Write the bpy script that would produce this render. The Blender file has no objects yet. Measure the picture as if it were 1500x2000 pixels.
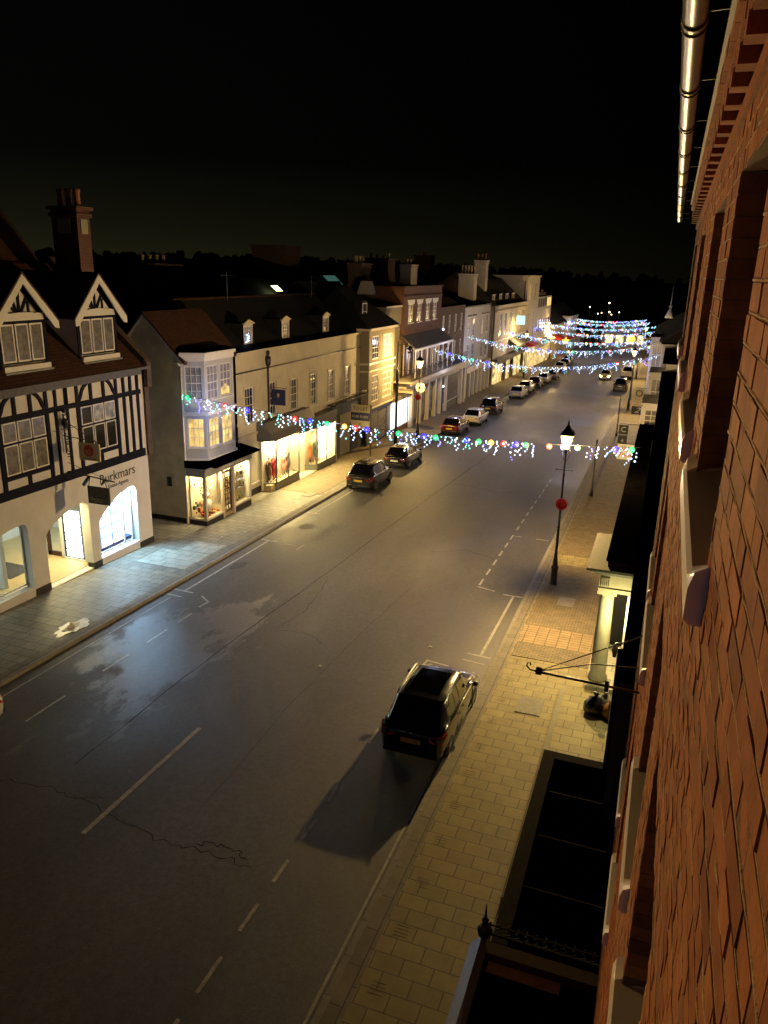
import bpy, math, random
from mathutils import Vector, Matrix
random.seed(7)
R=math.radians; PI=math.pi
scene=bpy.context.scene
C=scene.collection
# ------------------------------------------------------------------ camera
cam=bpy.data.cameras.new('camera'); camo=bpy.data.objects.new('camera',cam); C.objects.link(camo)
cam.sensor_fit='HORIZONTAL'; cam.sensor_width=36.0; cam.lens=35.97
cam.clip_start=0.03; cam.clip_end=3000
RM=((0.93953227,0.12405352,-0.31920188),(0.34161721,-0.27413357,0.89897078),(0.02401654,-0.95365691,-0.29993615))
M=Matrix(((RM[0][0],-RM[0][1],-RM[0][2],0.0),(RM[1][0],-RM[1][1],-RM[1][2],0.0),(RM[2][0],-RM[2][1],-RM[2][2],12.2),(0,0,0,1)))
camo.matrix_world=M
scene.camera=camo
# ------------------------------------------------------------------ render / view
scene.view_settings.view_transform='Standard'; scene.view_settings.look='None'
scene.view_settings.exposure=0.75; scene.view_settings.gamma=1.0
cy=scene.cycles
cy.max_bounces=6; cy.diffuse_bounces=3; cy.glossy_bounces=3; cy.transmission_bounces=4; cy.transparent_max_bounces=10
cy.sample_clamp_indirect=3.0; cy.sample_clamp_direct=0.0; cy.caustics_reflective=False; cy.caustics_refractive=False
cy.use_denoising=True; cy.use_light_tree=True
# ------------------------------------------------------------------ world: night sky with a faint town glow low on the left
w=bpy.data.worlds.new("World"); scene.world=w; w.use_nodes=True
nt=w.node_tree; nt.nodes.clear()
out=nt.nodes.new('ShaderNodeOutputWorld'); bg=nt.nodes.new('ShaderNodeBackground')
tc=nt.nodes.new('ShaderNodeTexCoord'); sx=nt.nodes.new('ShaderNodeSeparateXYZ')
nt.links.new(tc.outputs['Generated'],sx.inputs[0])
rz=nt.nodes.new('ShaderNodeValToRGB'); rz.color_ramp.elements[0].position=0.0; rz.color_ramp.elements[0].color=(0.0064,0.0060,0.0024,1)
e=rz.color_ramp.elements.new(0.045); e.color=(0.0034,0.0033,0.0016,1)
e=rz.color_ramp.elements.new(0.12); e.color=(0.0008,0.0008,0.0007,1)
rz.color_ramp.elements[-1].position=0.5; rz.color_ramp.elements[-1].color=(0.0003,0.0003,0.0004,1)
nt.links.new(sx.outputs['Z'],rz.inputs[0])
ra=nt.nodes.new('ShaderNodeMapRange'); ra.inputs[1].default_value=-0.75; ra.inputs[2].default_value=0.05; ra.inputs[3].default_value=1.35; ra.inputs[4].default_value=0.16
nt.links.new(sx.outputs['X'],ra.inputs[0])
vm=nt.nodes.new('ShaderNodeVectorMath'); vm.operation='SCALE'
nt.links.new(rz.outputs[0],vm.inputs[0]); nt.links.new(ra.outputs[0],vm.inputs['Scale'])
nt.links.new(vm.outputs[0],bg.inputs[0]); bg.inputs[1].default_value=0.95
nt.links.new(bg.outputs[0],out.inputs[0])
# ------------------------------------------------------------------ helpers
SL=0.025
def zg(y): return -SL*y
def lerp(a,b,t): return a+(b-a)*t
def interp(x,xs,ys):
    if x<=xs[0]: return ys[0]
    for i in range(1,len(xs)):
        if x<=xs[i]: return lerp(ys[i-1],ys[i],(x-xs[i-1])/(xs[i]-xs[i-1]))
    return ys[-1]
def XL(y): return interp(y,[0,95,142,200,300],[-18.1,-18.1,-19.0,-22.0,-30.0])
def XR(y): return interp(y,[0,120,170,220,300],[-4.3,-4.35,-5.0,-7.5,-15.0])
MATS={}
def newmat(name):
    m=bpy.data.materials.new(name); m.use_nodes=True; MATS[name]=m
    return m, m.node_tree.nodes, m.node_tree.links, m.node_tree.nodes['Principled BSDF']
def geo_pos(n,l,scale=(1,1,1),obj=False):
    t=n.new('ShaderNodeTexCoord') if obj else n.new('ShaderNodeNewGeometry')
    mp=n.new('ShaderNodeMapping'); mp.inputs['Scale'].default_value=scale
    l.new(t.outputs['Object'] if obj else t.outputs['Position'],mp.inputs[0])
    return mp.outputs[0]
def mat(name,base,rough=0.6,metal=0.0,var=0.12,scale=3.0,bump=0.0,bscale=40.0,spec=0.5,coat=0.0,obj=False):
    m,n,l,b=newmat(name)
    b.inputs['Roughness'].default_value=rough; b.inputs['Metallic'].default_value=metal
    b.inputs['Specular IOR Level'].default_value=spec
    if coat: b.inputs['Coat Weight'].default_value=coat; b.inputs['Coat Roughness'].default_value=0.04
    pos=geo_pos(n,l,obj=obj)
    nz=n.new('ShaderNodeTexNoise'); nz.inputs['Scale'].default_value=scale; nz.inputs['Detail'].default_value=5; nz.inputs['Roughness'].default_value=0.65
    l.new(pos,nz.inputs['Vector'])
    rp=n.new('ShaderNodeValToRGB'); rp.color_ramp.elements[0].position=0.28; rp.color_ramp.elements[1].position=0.72
    rp.color_ramp.elements[0].color=tuple(c*(1-var) for c in base)+(1,)
    rp.color_ramp.elements[1].color=tuple(min(1,c*(1+var)) for c in base)+(1,)
    l.new(nz.outputs['Fac'],rp.inputs[0]); l.new(rp.outputs[0],b.inputs['Base Color'])
    if bump:
        n2=n.new('ShaderNodeTexNoise'); n2.inputs['Scale'].default_value=bscale; n2.inputs['Detail'].default_value=4
        l.new(pos,n2.inputs['Vector'])
        bp=n.new('ShaderNodeBump'); bp.inputs['Strength'].default_value=bump; bp.inputs['Distance'].default_value=0.01
        l.new(n2.outputs['Fac'],bp.inputs['Height']); l.new(bp.outputs[0],b.inputs['Normal'])
    return m
def emis(name,col,s,base=(0.02,0.02,0.02),var=0.0,scale=3.0,sampling='AUTO'):
    m,n,l,b=newmat(name)
    b.inputs['Base Color'].default_value=base+(1,); b.inputs['Roughness'].default_value=0.35
    b.inputs['Emission Color'].default_value=col+(1,); b.inputs['Emission Strength'].default_value=s
    if var:
        pos=geo_pos(n,l); nz=n.new('ShaderNodeTexNoise'); nz.inputs['Scale'].default_value=scale; nz.inputs['Detail'].default_value=3
        l.new(pos,nz.inputs['Vector'])
        mr=n.new('ShaderNodeMapRange'); mr.inputs[1].default_value=0.3; mr.inputs[2].default_value=0.7
        mr.inputs[3].default_value=s*(1-var); mr.inputs[4].default_value=s*(1+var)
        l.new(nz.outputs['Fac'],mr.inputs[0]); l.new(mr.outputs[0],b.inputs['Emission Strength'])
    m.cycles.emission_sampling=sampling
    return m
def glassmat(name,tint=(1,1,1),refl=0.10,rough=0.03):
    m,n,l,b=newmat(name); n.remove(b)
    o=[x for x in n if x.type=='OUTPUT_MATERIAL'][0]
    t=n.new('ShaderNodeBsdfTransparent'); t.inputs[0].default_value=tint+(1,)
    g=n.new('ShaderNodeBsdfGlossy'); g.inputs['Roughness'].default_value=rough
    f=n.new('ShaderNodeLayerWeight'); f.inputs[0].default_value=0.25
    mr=n.new('ShaderNodeMapRange'); mr.inputs[3].default_value=refl*0.5; mr.inputs[4].default_value=0.75
    l.new(f.outputs['Fresnel'],mr.inputs[0])
    mx=n.new('ShaderNodeMixShader'); l.new(mr.outputs[0],mx.inputs[0]); l.new(t.outputs[0],mx.inputs[1]); l.new(g.outputs[0],mx.inputs[2])
    l.new(mx.outputs[0],o.inputs[0]); return m
def brickmat(name,c1,c2,mortar,bw=0.225,bh=0.075,ax='yz',ms=0.012,rough=0.85,bump=0.5,bias=0.0,offset=0.5,var=0.25,sm=0.1):
    m,n,l,b=newmat(name); b.inputs['Roughness'].default_value=rough
    g=n.new('ShaderNodeNewGeometry'); s=n.new('ShaderNodeSeparateXYZ'); l.new(g.outputs['Position'],s.inputs[0])
    cb=n.new('ShaderNodeCombineXYZ')
    if ax=='auto':
        # choose the horizontal axis from the face normal so that every wall of a box gets bricks
        sn=n.new('ShaderNodeSeparateXYZ'); l.new(g.outputs['Normal'],sn.inputs[0])
        ab=n.new('ShaderNodeMath'); ab.operation='ABSOLUTE'; l.new(sn.outputs[0],ab.inputs[0])
        gt=n.new('ShaderNodeMath'); gt.operation='GREATER_THAN'; gt.inputs[1].default_value=0.7; l.new(ab.outputs[0],gt.inputs[0])
        mxx=n.new('ShaderNodeMix'); l.new(gt.outputs[0],mxx.inputs[0]); l.new(s.outputs[0],mxx.inputs[2]); l.new(s.outputs[1],mxx.inputs[3])
        l.new(mxx.outputs[0],cb.inputs[0]); l.new(s.outputs[2],cb.inputs[1])
    else:
        idx={'x':0,'y':1,'z':2}
        l.new(s.outputs[idx[ax[0]]],cb.inputs[0]); l.new(s.outputs[idx[ax[1]]],cb.inputs[1])
    br=n.new('ShaderNodeTexBrick'); br.offset=offset
    br.inputs['Scale'].default_value=1.0; br.inputs['Brick Width'].default_value=bw; br.inputs['Row Height'].default_value=bh
    br.inputs['Mortar Size'].default_value=ms; br.inputs['Mortar Smooth'].default_value=sm; br.inputs['Bias'].default_value=bias
    br.inputs['Color1'].default_value=c1+(1,); br.inputs['Color2'].default_value=c2+(1,); br.inputs['Mortar'].default_value=mortar+(1,)
    l.new(cb.outputs[0],br.inputs['Vector'])
    nz=n.new('ShaderNodeTexNoise'); nz.inputs['Scale'].default_value=2.3; nz.inputs['Detail'].default_value=6; nz.inputs['Roughness'].default_value=0.7
    l.new(g.outputs['Position'],nz.inputs['Vector'])
    mr=n.new('ShaderNodeMapRange'); mr.inputs[1].default_value=0.3; mr.inputs[2].default_value=0.7; mr.inputs[3].default_value=1-var; mr.inputs[4].default_value=1+var
    l.new(nz.outputs['Fac'],mr.inputs[0])
    vs=n.new('ShaderNodeVectorMath'); vs.operation='SCALE'; l.new(br.outputs['Color'],vs.inputs[0]); l.new(mr.outputs[0],vs.inputs['Scale'])
    l.new(vs.outputs[0],b.inputs['Base Color'])
    if bump:
        n2=n.new('ShaderNodeTexNoise'); n2.inputs['Scale'].default_value=60; l.new(g.outputs['Position'],n2.inputs['Vector'])
        ma=n.new('ShaderNodeMath'); ma.operation='MULTIPLY_ADD'; ma.inputs[1].default_value=-1.0; l.new(br.outputs['Fac'],ma.inputs[0])
        mm=n.new('ShaderNodeMath'); mm.operation='MULTIPLY'; mm.inputs[1].default_value=0.35; l.new(n2.outputs['Fac'],mm.inputs[0]); l.new(mm.outputs[0],ma.inputs[2])
        bp=n.new('ShaderNodeBump'); bp.inputs['Strength'].default_value=bump; bp.inputs['Distance'].default_value=0.008
        l.new(ma.outputs[0],bp.inputs['Height']); l.new(bp.outputs[0],b.inputs['Normal'])
    return m

class Frame:
    """u runs along the wall, w points out of it"""
    def __init__(s,x,y,ang): s.o=(x,y); s.u=(math.cos(ang),math.sin(ang)); s.n=(s.u[1],-s.u[0])
    def __call__(s,p):
        u,w_,z=p
        return (s.o[0]+s.u[0]*u+s.n[0]*w_, s.o[1]+s.u[1]*u+s.n[1]*w_, z)
def facL(X): return Frame(X,0,PI/2)           # facing +X, u = world y
def fac2(p,q):
    a=math.atan2(q[1]-p[1],q[0]-p[0]); return Frame(p[0],p[1],a), math.hypot(q[0]-p[0],q[1]-p[1])
class MB:
    def __init__(s,T=None): s.v=[]; s.f=[]; s.mi=[]; s.T=T; s.m=0; s.sm=[]
    def add(s,vs,fs,smooth=False):
        k=len(s.v)
        s.v+= [s.T(p) for p in vs] if s.T else [tuple(p) for p in vs]
        s.f+= [tuple(i+k for i in f) for f in fs]; s.mi+=[s.m]*len(fs); s.sm+=[smooth]*len(fs)
        return s
    def quad(s,a,b,c,d): return s.add([a,b,c,d],[(0,1,2,3)])
    def poly(s,pts): return s.add(pts,[tuple(range(len(pts)))])
    def box(s,x0,x1,y0,y1,z0,z1,bev=0.0):
        if x0>x1: x0,x1=x1,x0
        if y0>y1: y0,y1=y1,y0
        if z0>z1: z0,z1=z1,z0
        v=[(x0,y0,z0),(x1,y0,z0),(x1,y1,z0),(x0,y1,z0),(x0,y0,z1),(x1,y0,z1),(x1,y1,z1),(x0,y1,z1)]
        return s.add(v,[(0,3,2,1),(4,5,6,7),(0,1,5,4),(1,2,6,5),(2,3,7,6),(3,0,4,7)])
    def sbox(s,x0,x1,y0,y1,h0,h1):
        """box whose bottom and top follow the street slope"""
        v=[(x,y,zg(y)+h) for h in (h0,h1) for (x,y) in ((x0,y0),(x1,y0),(x1,y1),(x0,y1))]
        return s.add(v,[(0,3,2,1),(4,5,6,7),(0,1,5,4),(1,2,6,5),(2,3,7,6),(3,0,4,7)])
    def prism(s,pts,d):
        """extrude polygon pts by vector d"""
        n=len(pts); q=[(p[0]+d[0],p[1]+d[1],p[2]+d[2]) for p in pts]
        return s.add(list(pts)+q,[tuple(range(n))[::-1],tuple(range(n,2*n))]+[(i,(i+1)%n,(i+1)%n+n,i+n) for i in range(n)])
    def bar(s,a,b,w_=0.05,h=0.05,up=(0,0,1)):
        a=Vector(a); b=Vector(b); d=(b-a); L=d.length
        if L<1e-6: return s
        d/=L; u=Vector(up)
        if abs(d.dot(u))>0.98: u=Vector((1,0,0))
        x=d.cross(u).normalized()*w_/2; z=x.cross(d).normalized()*h/2
        v=[tuple(p+sx_*x+sz*z) for p in (a,b) for sx_,sz in ((-1,-1),(1,-1),(1,1),(-1,1))]
        return s.add(v,[(0,1,2,3),(7,6,5,4),(0,4,5,1),(1,5,6,2),(2,6,7,3),(3,7,4,0)])
    def tube(s,pts,r,n=8,caps=True,smooth=True):
        P=[Vector(p) for p in pts]; rr=r if isinstance(r,(list,tuple)) else [r]*len(P)
        vs=[]; fs=[]; pu=None
        for i,p in enumerate(P):
            t=(P[min(i+1,len(P)-1)]-P[max(i-1,0)]).normalized()
            u=Vector((0,0,1)) if abs(t.z)<0.95 else Vector((1,0,0))
            if pu is not None and abs(pu.dot(t))<0.95: u=pu
            x=t.cross(u).normalized(); y=x.cross(t).normalized(); pu=y
            for k in range(n):
                a=2*PI*k/n; vs.append(tuple(p+rr[i]*(math.cos(a)*x+math.sin(a)*y)))
        for i in range(len(P)-1):
            for k in range(n): fs.append((i*n+k,(i+1)*n+k,(i+1)*n+(k+1)%n,i*n+(k+1)%n))
        if caps: fs.append(tuple(range(n))); fs.append(tuple(range((len(P)-1)*n,len(P)*n))[::-1])
        return s.add(vs,fs,smooth)
    def lathe(s,prof,cx,cy,n=16,rot=0.0,smooth=True,caps=True):
        vs=[];fs=[]
        for r_,z in prof:
            for k in range(n):
                a=2*PI*k/n+rot; vs.append((cx+r_*math.cos(a),cy+r_*math.sin(a),z))
        for i in range(len(prof)-1):
            for k in range(n): fs.append((i*n+k,i*n+(k+1)%n,(i+1)*n+(k+1)%n,(i+1)*n+k))
        if caps: fs.append(tuple(range(n))[::-1]); fs.append(tuple(range((len(prof)-1)*n,len(prof)*n)))
        return s.add(vs,fs,smooth)
    def ball(s,c,r,n=6,m=4,sz=1.0,smooth=True):
        prof=[(max(0.001,r*math.sin(PI*i/m)),c[2]-r*sz*math.cos(PI*i/m)) for i in range(m+1)]
        return s.lathe(prof,c[0],c[1],n,smooth=smooth,caps=False)
    def disc(s,c,r,ax='x',th=0.03,n=20):
        P=[]
        for k in range(n):
            a=2*PI*k/n; u,v=r*math.cos(a),r*math.sin(a)
            P.append((c[0],c[1]+u,c[2]+v) if ax=='x' else (c[0]+u,c[1],c[2]+v))
        return s.prism(P,(th,0,0) if ax=='x' else (0,th,0))
    def wall(s,u0,u1,z0,z1,holes=(),w_=0.0,dep=0.2):
        us=sorted({u0,u1}|{h[0] for h in holes}|{h[1] for h in holes}); zs=sorted({z0,z1}|{h[2] for h in holes}|{h[3] for h in holes})
        for i in range(len(us)-1):
            for j in range(len(zs)-1):
                um=(us[i]+us[i+1])/2; zm=(zs[j]+zs[j+1])/2
                if um<u0 or um>u1 or zm<z0 or zm>z1: continue
                if any(h[0]<um<h[1] and h[2]<zm<h[3] for h in holes): continue
                s.quad((us[i],w_,zs[j]),(us[i+1],w_,zs[j]),(us[i+1],w_,zs[j+1]),(us[i],w_,zs[j+1]))
        for a,b,c,d in holes:
            s.quad((a,w_,c),(a,w_,d),(a,w_-dep,d),(a,w_-dep,c)); s.quad((b,w_-dep,c),(b,w_-dep,d),(b,w_,d),(b,w_,c))
            s.quad((a,w_,d),(b,w_,d),(b,w_-dep,d),(a,w_-dep,d)); s.quad((a,w_-dep,c),(b,w_-dep,c),(b,w_,c),(a,w_,c))
        return s
    def build(s,name,mats,parent=None,label=None):
        me=bpy.data.meshes.new(name)
        off=Vector((0,0,0)); p=parent
        while p is not None: off+=p.location; p=p.parent
        me.from_pydata([(v[0]-off.x,v[1]-off.y,v[2]-off.z) for v in s.v],[],s.f)
        if not isinstance(mats,(list,tuple)): mats=[mats]
        for m_ in mats: me.materials.append(MATS[m_] if isinstance(m_,str) else m_)
        for p_,i,sm in zip(me.polygons,s.mi,s.sm): p_.material_index=min(i,len(mats)-1); p_.use_smooth=sm
        me.update()
        o=bpy.data.objects.new(name,me); C.objects.link(o)
        if parent is not None: o.parent=parent
        if label: o['label']=label
        return o
def tag(o,label,cat,group=None):
    o['label']=label; o['category']=cat
    if group: o['group']=group
    return o
def thing(name,label,cat,loc=(0,0,0),group=None):
    o=bpy.data.objects.new(name,None); C.objects.link(o); o.location=loc; o.empty_display_size=0.3
    return tag(o,label,cat,group)
def struct(o,kind='structure'): o['kind']=kind; return o
def point(name,loc,col,power,parent=None,r=0.1):
    L=bpy.data.lights.new(name,'POINT'); L.color=col; L.energy=power; L.shadow_soft_size=r
    o=bpy.data.objects.new(name,L); C.objects.link(o)
    off=Vector((0,0,0)); p=parent
    while p is not None: off+=p.location; p=p.parent
    o.location=Vector(loc)-off
    if parent is not None: o.parent=parent
    return o
def area(name,loc,rot,sx_,sy_,col,power,parent=None,spread=180):
    L=bpy.data.lights.new(name,'AREA'); L.shape='RECTANGLE'; L.size=sx_; L.size_y=sy_; L.color=col; L.energy=power; L.spread=R(spread)
    o=bpy.data.objects.new(name,L); C.objects.link(o); o.rotation_euler=rot
    off=Vector((0,0,0)); p=parent
    while p is not None: off+=p.location; p=p.parent
    o.location=Vector(loc)-off
    if parent is not None: o.parent=parent
    return o
def text(name,body,loc,rot,size,m,parent=None,ext=0.004,font_scale_x=1.0,align='CENTER',shear=0.0):
    cu=bpy.data.curves.new(name,'FONT'); cu.body=body; cu.size=size; cu.extrude=ext; cu.align_x=align; cu.align_y='CENTER'; cu.shear=shear; cu.resolution_u=3
    tmp=bpy.data.objects.new(name+'_tmp',cu); C.objects.link(tmp)
    dg=bpy.context.evaluated_depsgraph_get(); me=bpy.data.meshes.new_from_object(tmp.evaluated_get(dg))
    bpy.data.objects.remove(tmp); me.name=name
    me.materials.clear(); me.materials.append(MATS[m])
    o=bpy.data.objects.new(name,me); C.objects.link(o)
    off=Vector((0,0,0)); p=parent
    while p is not None: off+=p.location; p=p.parent
    o.location=Vector(loc)-off; o.rotation_euler=rot; o.scale=(font_scale_x,1,1)
    if parent is not None: o.parent=parent
    return o
def kids(o): return [c for c in scene.objects if c.parent==o]
def dup(root,loc,rotz=None,label=None,group=None,swap=None):
    """copy of a thing with copies of its parts and their sub-parts; swap = {material name: other}"""
    def cp(o,parent):
        c=o.copy(); C.objects.link(c)
        if swap and o.type=='MESH' and any(ms.material and ms.material.name in swap for ms in o.material_slots):
            c.data=o.data.copy()
            for i,ms in enumerate(o.data.materials):
                if ms and ms.name in swap: c.data.materials[i]=MATS[swap[ms.name]]
        if parent is not None: c.parent=parent
        for ch in CH.get(o.name,[]): cp(ch,c)
        return c
    CH={}
    for o in scene.objects:
        if o.parent: CH.setdefault(o.parent.name,[]).append(o)
    r=cp(root,None); r.location=loc
    if rotz is not None: r.rotation_euler=(0,0,rotz)
    if label: r['label']=label
    if group: r['group']=group
    return r
FX=(PI/2,0,PI/2)      # text facing +X
FY=(PI/2,0,0)         # text facing -Y
# ------------------------------------------------------------------ materials
mat('render_cream',(0.62,0.57,0.46),0.85,var=0.14,scale=1.1,bump=0.15)
mat('groove',(0.23,0.19,0.10),0.8,var=0.3)
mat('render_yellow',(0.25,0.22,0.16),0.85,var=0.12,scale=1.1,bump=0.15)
mat('render_stained',(0.68,0.61,0.42),0.9,var=0.24,scale=0.9,bump=0.2)
mat('render_white',(0.72,0.71,0.71),0.85,var=0.09,scale=1.3,bump=0.15)
mat('render_pale',(0.47,0.48,0.50),0.8,var=0.06,scale=0.7,bump=0.1)
mat('paint_white',(0.74,0.73,0.70),0.45,var=0.05,scale=6)
mat('paint_cream',(0.62,0.56,0.42),0.5,var=0.06,scale=6)
mat('paint_black',(0.012,0.013,0.018),0.42,var=0.3,scale=8)
mat('timber_black',(0.006,0.007,0.018),0.7,var=0.5,scale=7,bump=0.3,spec=0.12)
mat('timber_weathered',(0.10,0.10,0.13),0.7,var=0.35,scale=9,bump=0.3)
mat('lead_grey',(0.20,0.21,0.25),0.5,var=0.2,scale=5,bump=0.1)
mat('shop_grey',(0.085,0.082,0.085),0.55,var=0.12,scale=3)
mat('shop_greygreen',(0.12,0.125,0.10),0.5,var=0.15,scale=3)
mat('fascia_grey',(0.32,0.31,0.30),0.55,var=0.08,scale=3)
mat('navy',(0.02,0.028,0.10),0.5,var=0.1)
mat('plinth_dark',(0.02,0.018,0.02),0.6,var=0.3,scale=5)
mat('brown_door',(0.05,0.018,0.01),0.4,var=0.3,scale=7)
mat('cast_iron',(0.008,0.008,0.009),0.35,var=0.4,scale=9,spec=0.6)
mat('stone',(0.34,0.32,0.22),0.8,var=0.14,scale=3.5,bump=0.3,bscale=60)
mat('stone_kerb',(0.27,0.25,0.21),0.75,var=0.25,scale=5,bump=0.3,bscale=70)
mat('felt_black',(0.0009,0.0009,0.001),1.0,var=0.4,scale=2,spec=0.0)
mat('lead_dark',(0.045,0.05,0.04),0.7,var=0.35,scale=4,bump=0.2)
mat('felt_edge',(0.022,0.020,0.016),0.85,var=0.45,scale=7,bump=0.4)
mat('slate',(0.012,0.012,0.014),0.75,var=0.4,scale=6,bump=0.4,bscale=8,spec=0.2)
mat('woods',(0.012,0.014,0.008),0.95,var=0.4,scale=0.3,spec=0.0)
mat('grass_dark',(0.02,0.025,0.012),0.95,var=0.4,scale=0.3,spec=0.0)
mat('chimney_pot',(0.30,0.11,0.06),0.8,var=0.25,scale=4)
mat('pot_pale',(0.42,0.33,0.22),0.8,var=0.2,scale=4)
mat('gutter_metal',(0.15,0.17,0.22),0.33,metal=0.35,var=0.15,scale=12,bump=0.08,bscale=25)
mat('sill_white',(0.80,0.79,0.76),0.35,var=0.05,scale=6)
mat('road_paint',(0.42,0.41,0.37),0.6,var=0.42,scale=7,bump=0.2)
mat('road_paint_worn',(0.155,0.15,0.135),0.7,var=0.5,scale=9)
mat('asphalt_patch',(0.072,0.068,0.067),0.7,var=0.3,scale=6,bump=0.6,bscale=55)
mat('crack',(0.016,0.016,0.017),0.9,var=0.2)
mat('seam',(0.030,0.029,0.030),0.8,var=0.4,scale=2)
mat('plastic_black',(0.010,0.010,0.011),0.4,var=0.2)
mat('rubber',(0.012,0.012,0.013),0.8,var=0.3,scale=20)
mat('rim_silver',(0.55,0.55,0.57),0.25,metal=0.8,var=0.05)
mat('satin_trim',(0.62,0.60,0.54),0.3,metal=0.35,var=0.03)
mat('chrome',(0.75,0.75,0.75),0.12,metal=1.0,var=0.02)
mat('card_white',(0.8,0.8,0.78),0.6,var=0.03)
mat('floor_wood',(0.50,0.40,0.20),0.45,var=0.1,scale=2)
mat('floor_grey',(0.12,0.13,0.14),0.6,var=0.2)
mat('dark_mat',(0.05,0.05,0.055),0.9,var=0.2)
mat('room_cream',(0.72,0.62,0.40),0.8,var=0.05)
mat('room_white',(0.72,0.76,0.76),0.7,var=0.04)
mat('skin_dummy',(0.62,0.52,0.40),0.5,var=0.03)
mat('bag_black',(0.012,0.012,0.018),0.28,var=0.3,scale=5,bump=0.8,bscale=14,spec=0.7)
mat('bag_orange',(0.42,0.20,0.05),0.45,var=0.3,scale=6,bump=0.7,bscale=12)
mat('bag_clear',(0.42,0.40,0.36),0.3,var=0.25,scale=9,bump=0.8,bscale=18)
mat('puddle_paint',(0.80,0.82,0.84),0.35,var=0.35,scale=5)
mat('paper',(0.75,0.72,0.62),0.7,var=0.1)
for nm,c in dict(red=(0.45,0.02,0.02),burg=(0.20,0.02,0.03),grey=(0.10,0.10,0.11),green=(0.06,0.11,0.07),ochre=(0.55,0.28,0.06),cream=(0.65,0.6,0.5),black=(0.02,0.02,0.02),orange=(0.6,0.18,0.05),brown=(0.16,0.07,0.04),blue=(0.05,0.08,0.25),pink=(0.55,0.25,0.22),gold=(0.6,0.42,0.08)).items():
    mat('cloth_'+nm,c,0.8,var=0.3,scale=14,bump=0.3,bscale=30)
mat('sign_cream',(0.62,0.55,0.36),0.6,var=0.05); mat('sign_red',(0.50,0.06,0.03),0.6,var=0.1)
mat('sign_slate',(0.035,0.045,0.05),0.55,var=0.1); mat('sign_white',(0.7,0.69,0.66),0.55,var=0.05)
mat('sign_text_dark',(0.02,0.02,0.04),0.6,var=0.0); mat('sign_text_light',(0.6,0.6,0.5),0.6,var=0.0)
mat('poppy_red',(0.55,0.02,0.02),0.7,var=0.25,scale=16,bump=0.5)
mat('plate_yellow',(0.80,0.55,0.06),0.45,var=0.05); mat('plate_white',(0.7,0.7,0.68),0.45,var=0.05)
mat('tail_red',(0.40,0.018,0.010),0.12,var=0.2,spec=0.8,coat=0.6); mat('lamp_clear',(0.5,0.5,0.5),0.1,var=0.1,spec=0.9,coat=0.6)
for nm,c in dict(black=(0.006,0.006,0.009),charcoal=(0.028,0.027,0.026),red=(0.085,0.010,0.012),white=(0.66,0.65,0.60),silver=(0.38,0.39,0.41),navy=(0.012,0.015,0.04),grey=(0.07,0.07,0.075),cream=(0.60,0.56,0.47)).items():
    mat('car_'+nm,c,0.22,metal=0.25 if nm in('silver','charcoal','grey') else 0.0,var=0.04,spec=0.6,coat=1.0,obj=True)
mat('car_glass',(0.004,0.004,0.006),0.04,var=0.0,spec=0.9,coat=0.5)
mat('glass_dark',(0.012,0.013,0.016),0.08,var=0.3,scale=1.5,spec=0.9)
mat('glass_curtain',(0.16,0.15,0.15),0.25,var=0.6,scale=4,spec=0.8)
mat('glass_pale',(0.26,0.26,0.30),0.2,var=0.4,scale=3,spec=0.8)
glassmat('glass_clear'); glassmat('lantern_glass',(1,0.93,0.75),0.08,0.1)
_m=MATS['lantern_glass']; _n=_m.node_tree.nodes; _l=_m.node_tree.links; _o=[x for x in _n if x.type=='OUTPUT_MATERIAL'][0]; _mx=[x for x in _n if x.type=='MIX_SHADER'][0]
_e=_n.new('ShaderNodeEmission'); _e.inputs[0].default_value=(1.0,0.66,0.25,1); _e.inputs[1].default_value=1.3; _a=_n.new('ShaderNodeAddShader'); _l.new(_mx.outputs[0],_a.inputs[0]); _l.new(_e.outputs[0],_a.inputs[1]); _l.new(_a.outputs[0],_o.inputs[0])
emis('win_warm',(1.0,0.66,0.20),0.62,var=0.55,scale=2.2)
emis('win_warm_dim',(1.0,0.60,0.22),0.22,var=0.7,scale=2.5)
emis('win_amber',(1.0,0.60,0.14),0.5,var=0.4,scale=3)
emis('win_far',(1.0,0.72,0.35),0.9,var=0.8,scale=1.2)
emis('panel_white',(0.85,0.95,1.0),2.4,base=(0.1,0.1,0.1))
emis('panel_strip',(0.50,0.80,0.92),0.55)
emis('panel_warmwhite',(1.0,0.92,0.62),3.0)
emis('display_cool',(0.93,0.98,1.0),1.3)
emis('shop_warm',(1.0,0.70,0.26),0.55,var=0.85,scale=1.3)
emis('win_reflect_glow',(1.0,0.72,0.40),0.10,base=(0.02,0.02,0.02),var=1.0,scale=4.5)  # amber reflections of the festive lights painted into panes as a faint glow
emis('spot_lamp',(1.0,0.85,0.5),14.0)
emis('flood_face',(1.0,0.5,0.2),4.0)
emis('street_mantle',(1.0,0.68,0.28),9.0)
emis('skylight_lit',(0.95,1.0,0.45),2.5,var=0.3); emis('skylight_green',(0.12,0.33,0.27),0.16)
emis('far_light_warm',(1.0,0.7,0.35),7.0,sampling='NONE'); emis('far_light_white',(0.9,1.0,0.85),5.0,sampling='NONE')
emis('sign_glow',(0.45,0.85,0.72),0.9)
emis('headlight_on',(1.0,0.78,0.25),14.0)
emis('bulb_ice',(0.42,0.62,1.0),2.3,sampling='NONE'); emis('bulb_white',(0.80,0.88,1.0),2.4,sampling='NONE'); emis('bulb_aqua',(0.18,0.9,0.75),1.7,sampling='NONE')
emis('bulb_violet',(0.22,0.20,1.0),2.2,sampling='NONE')
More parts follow.
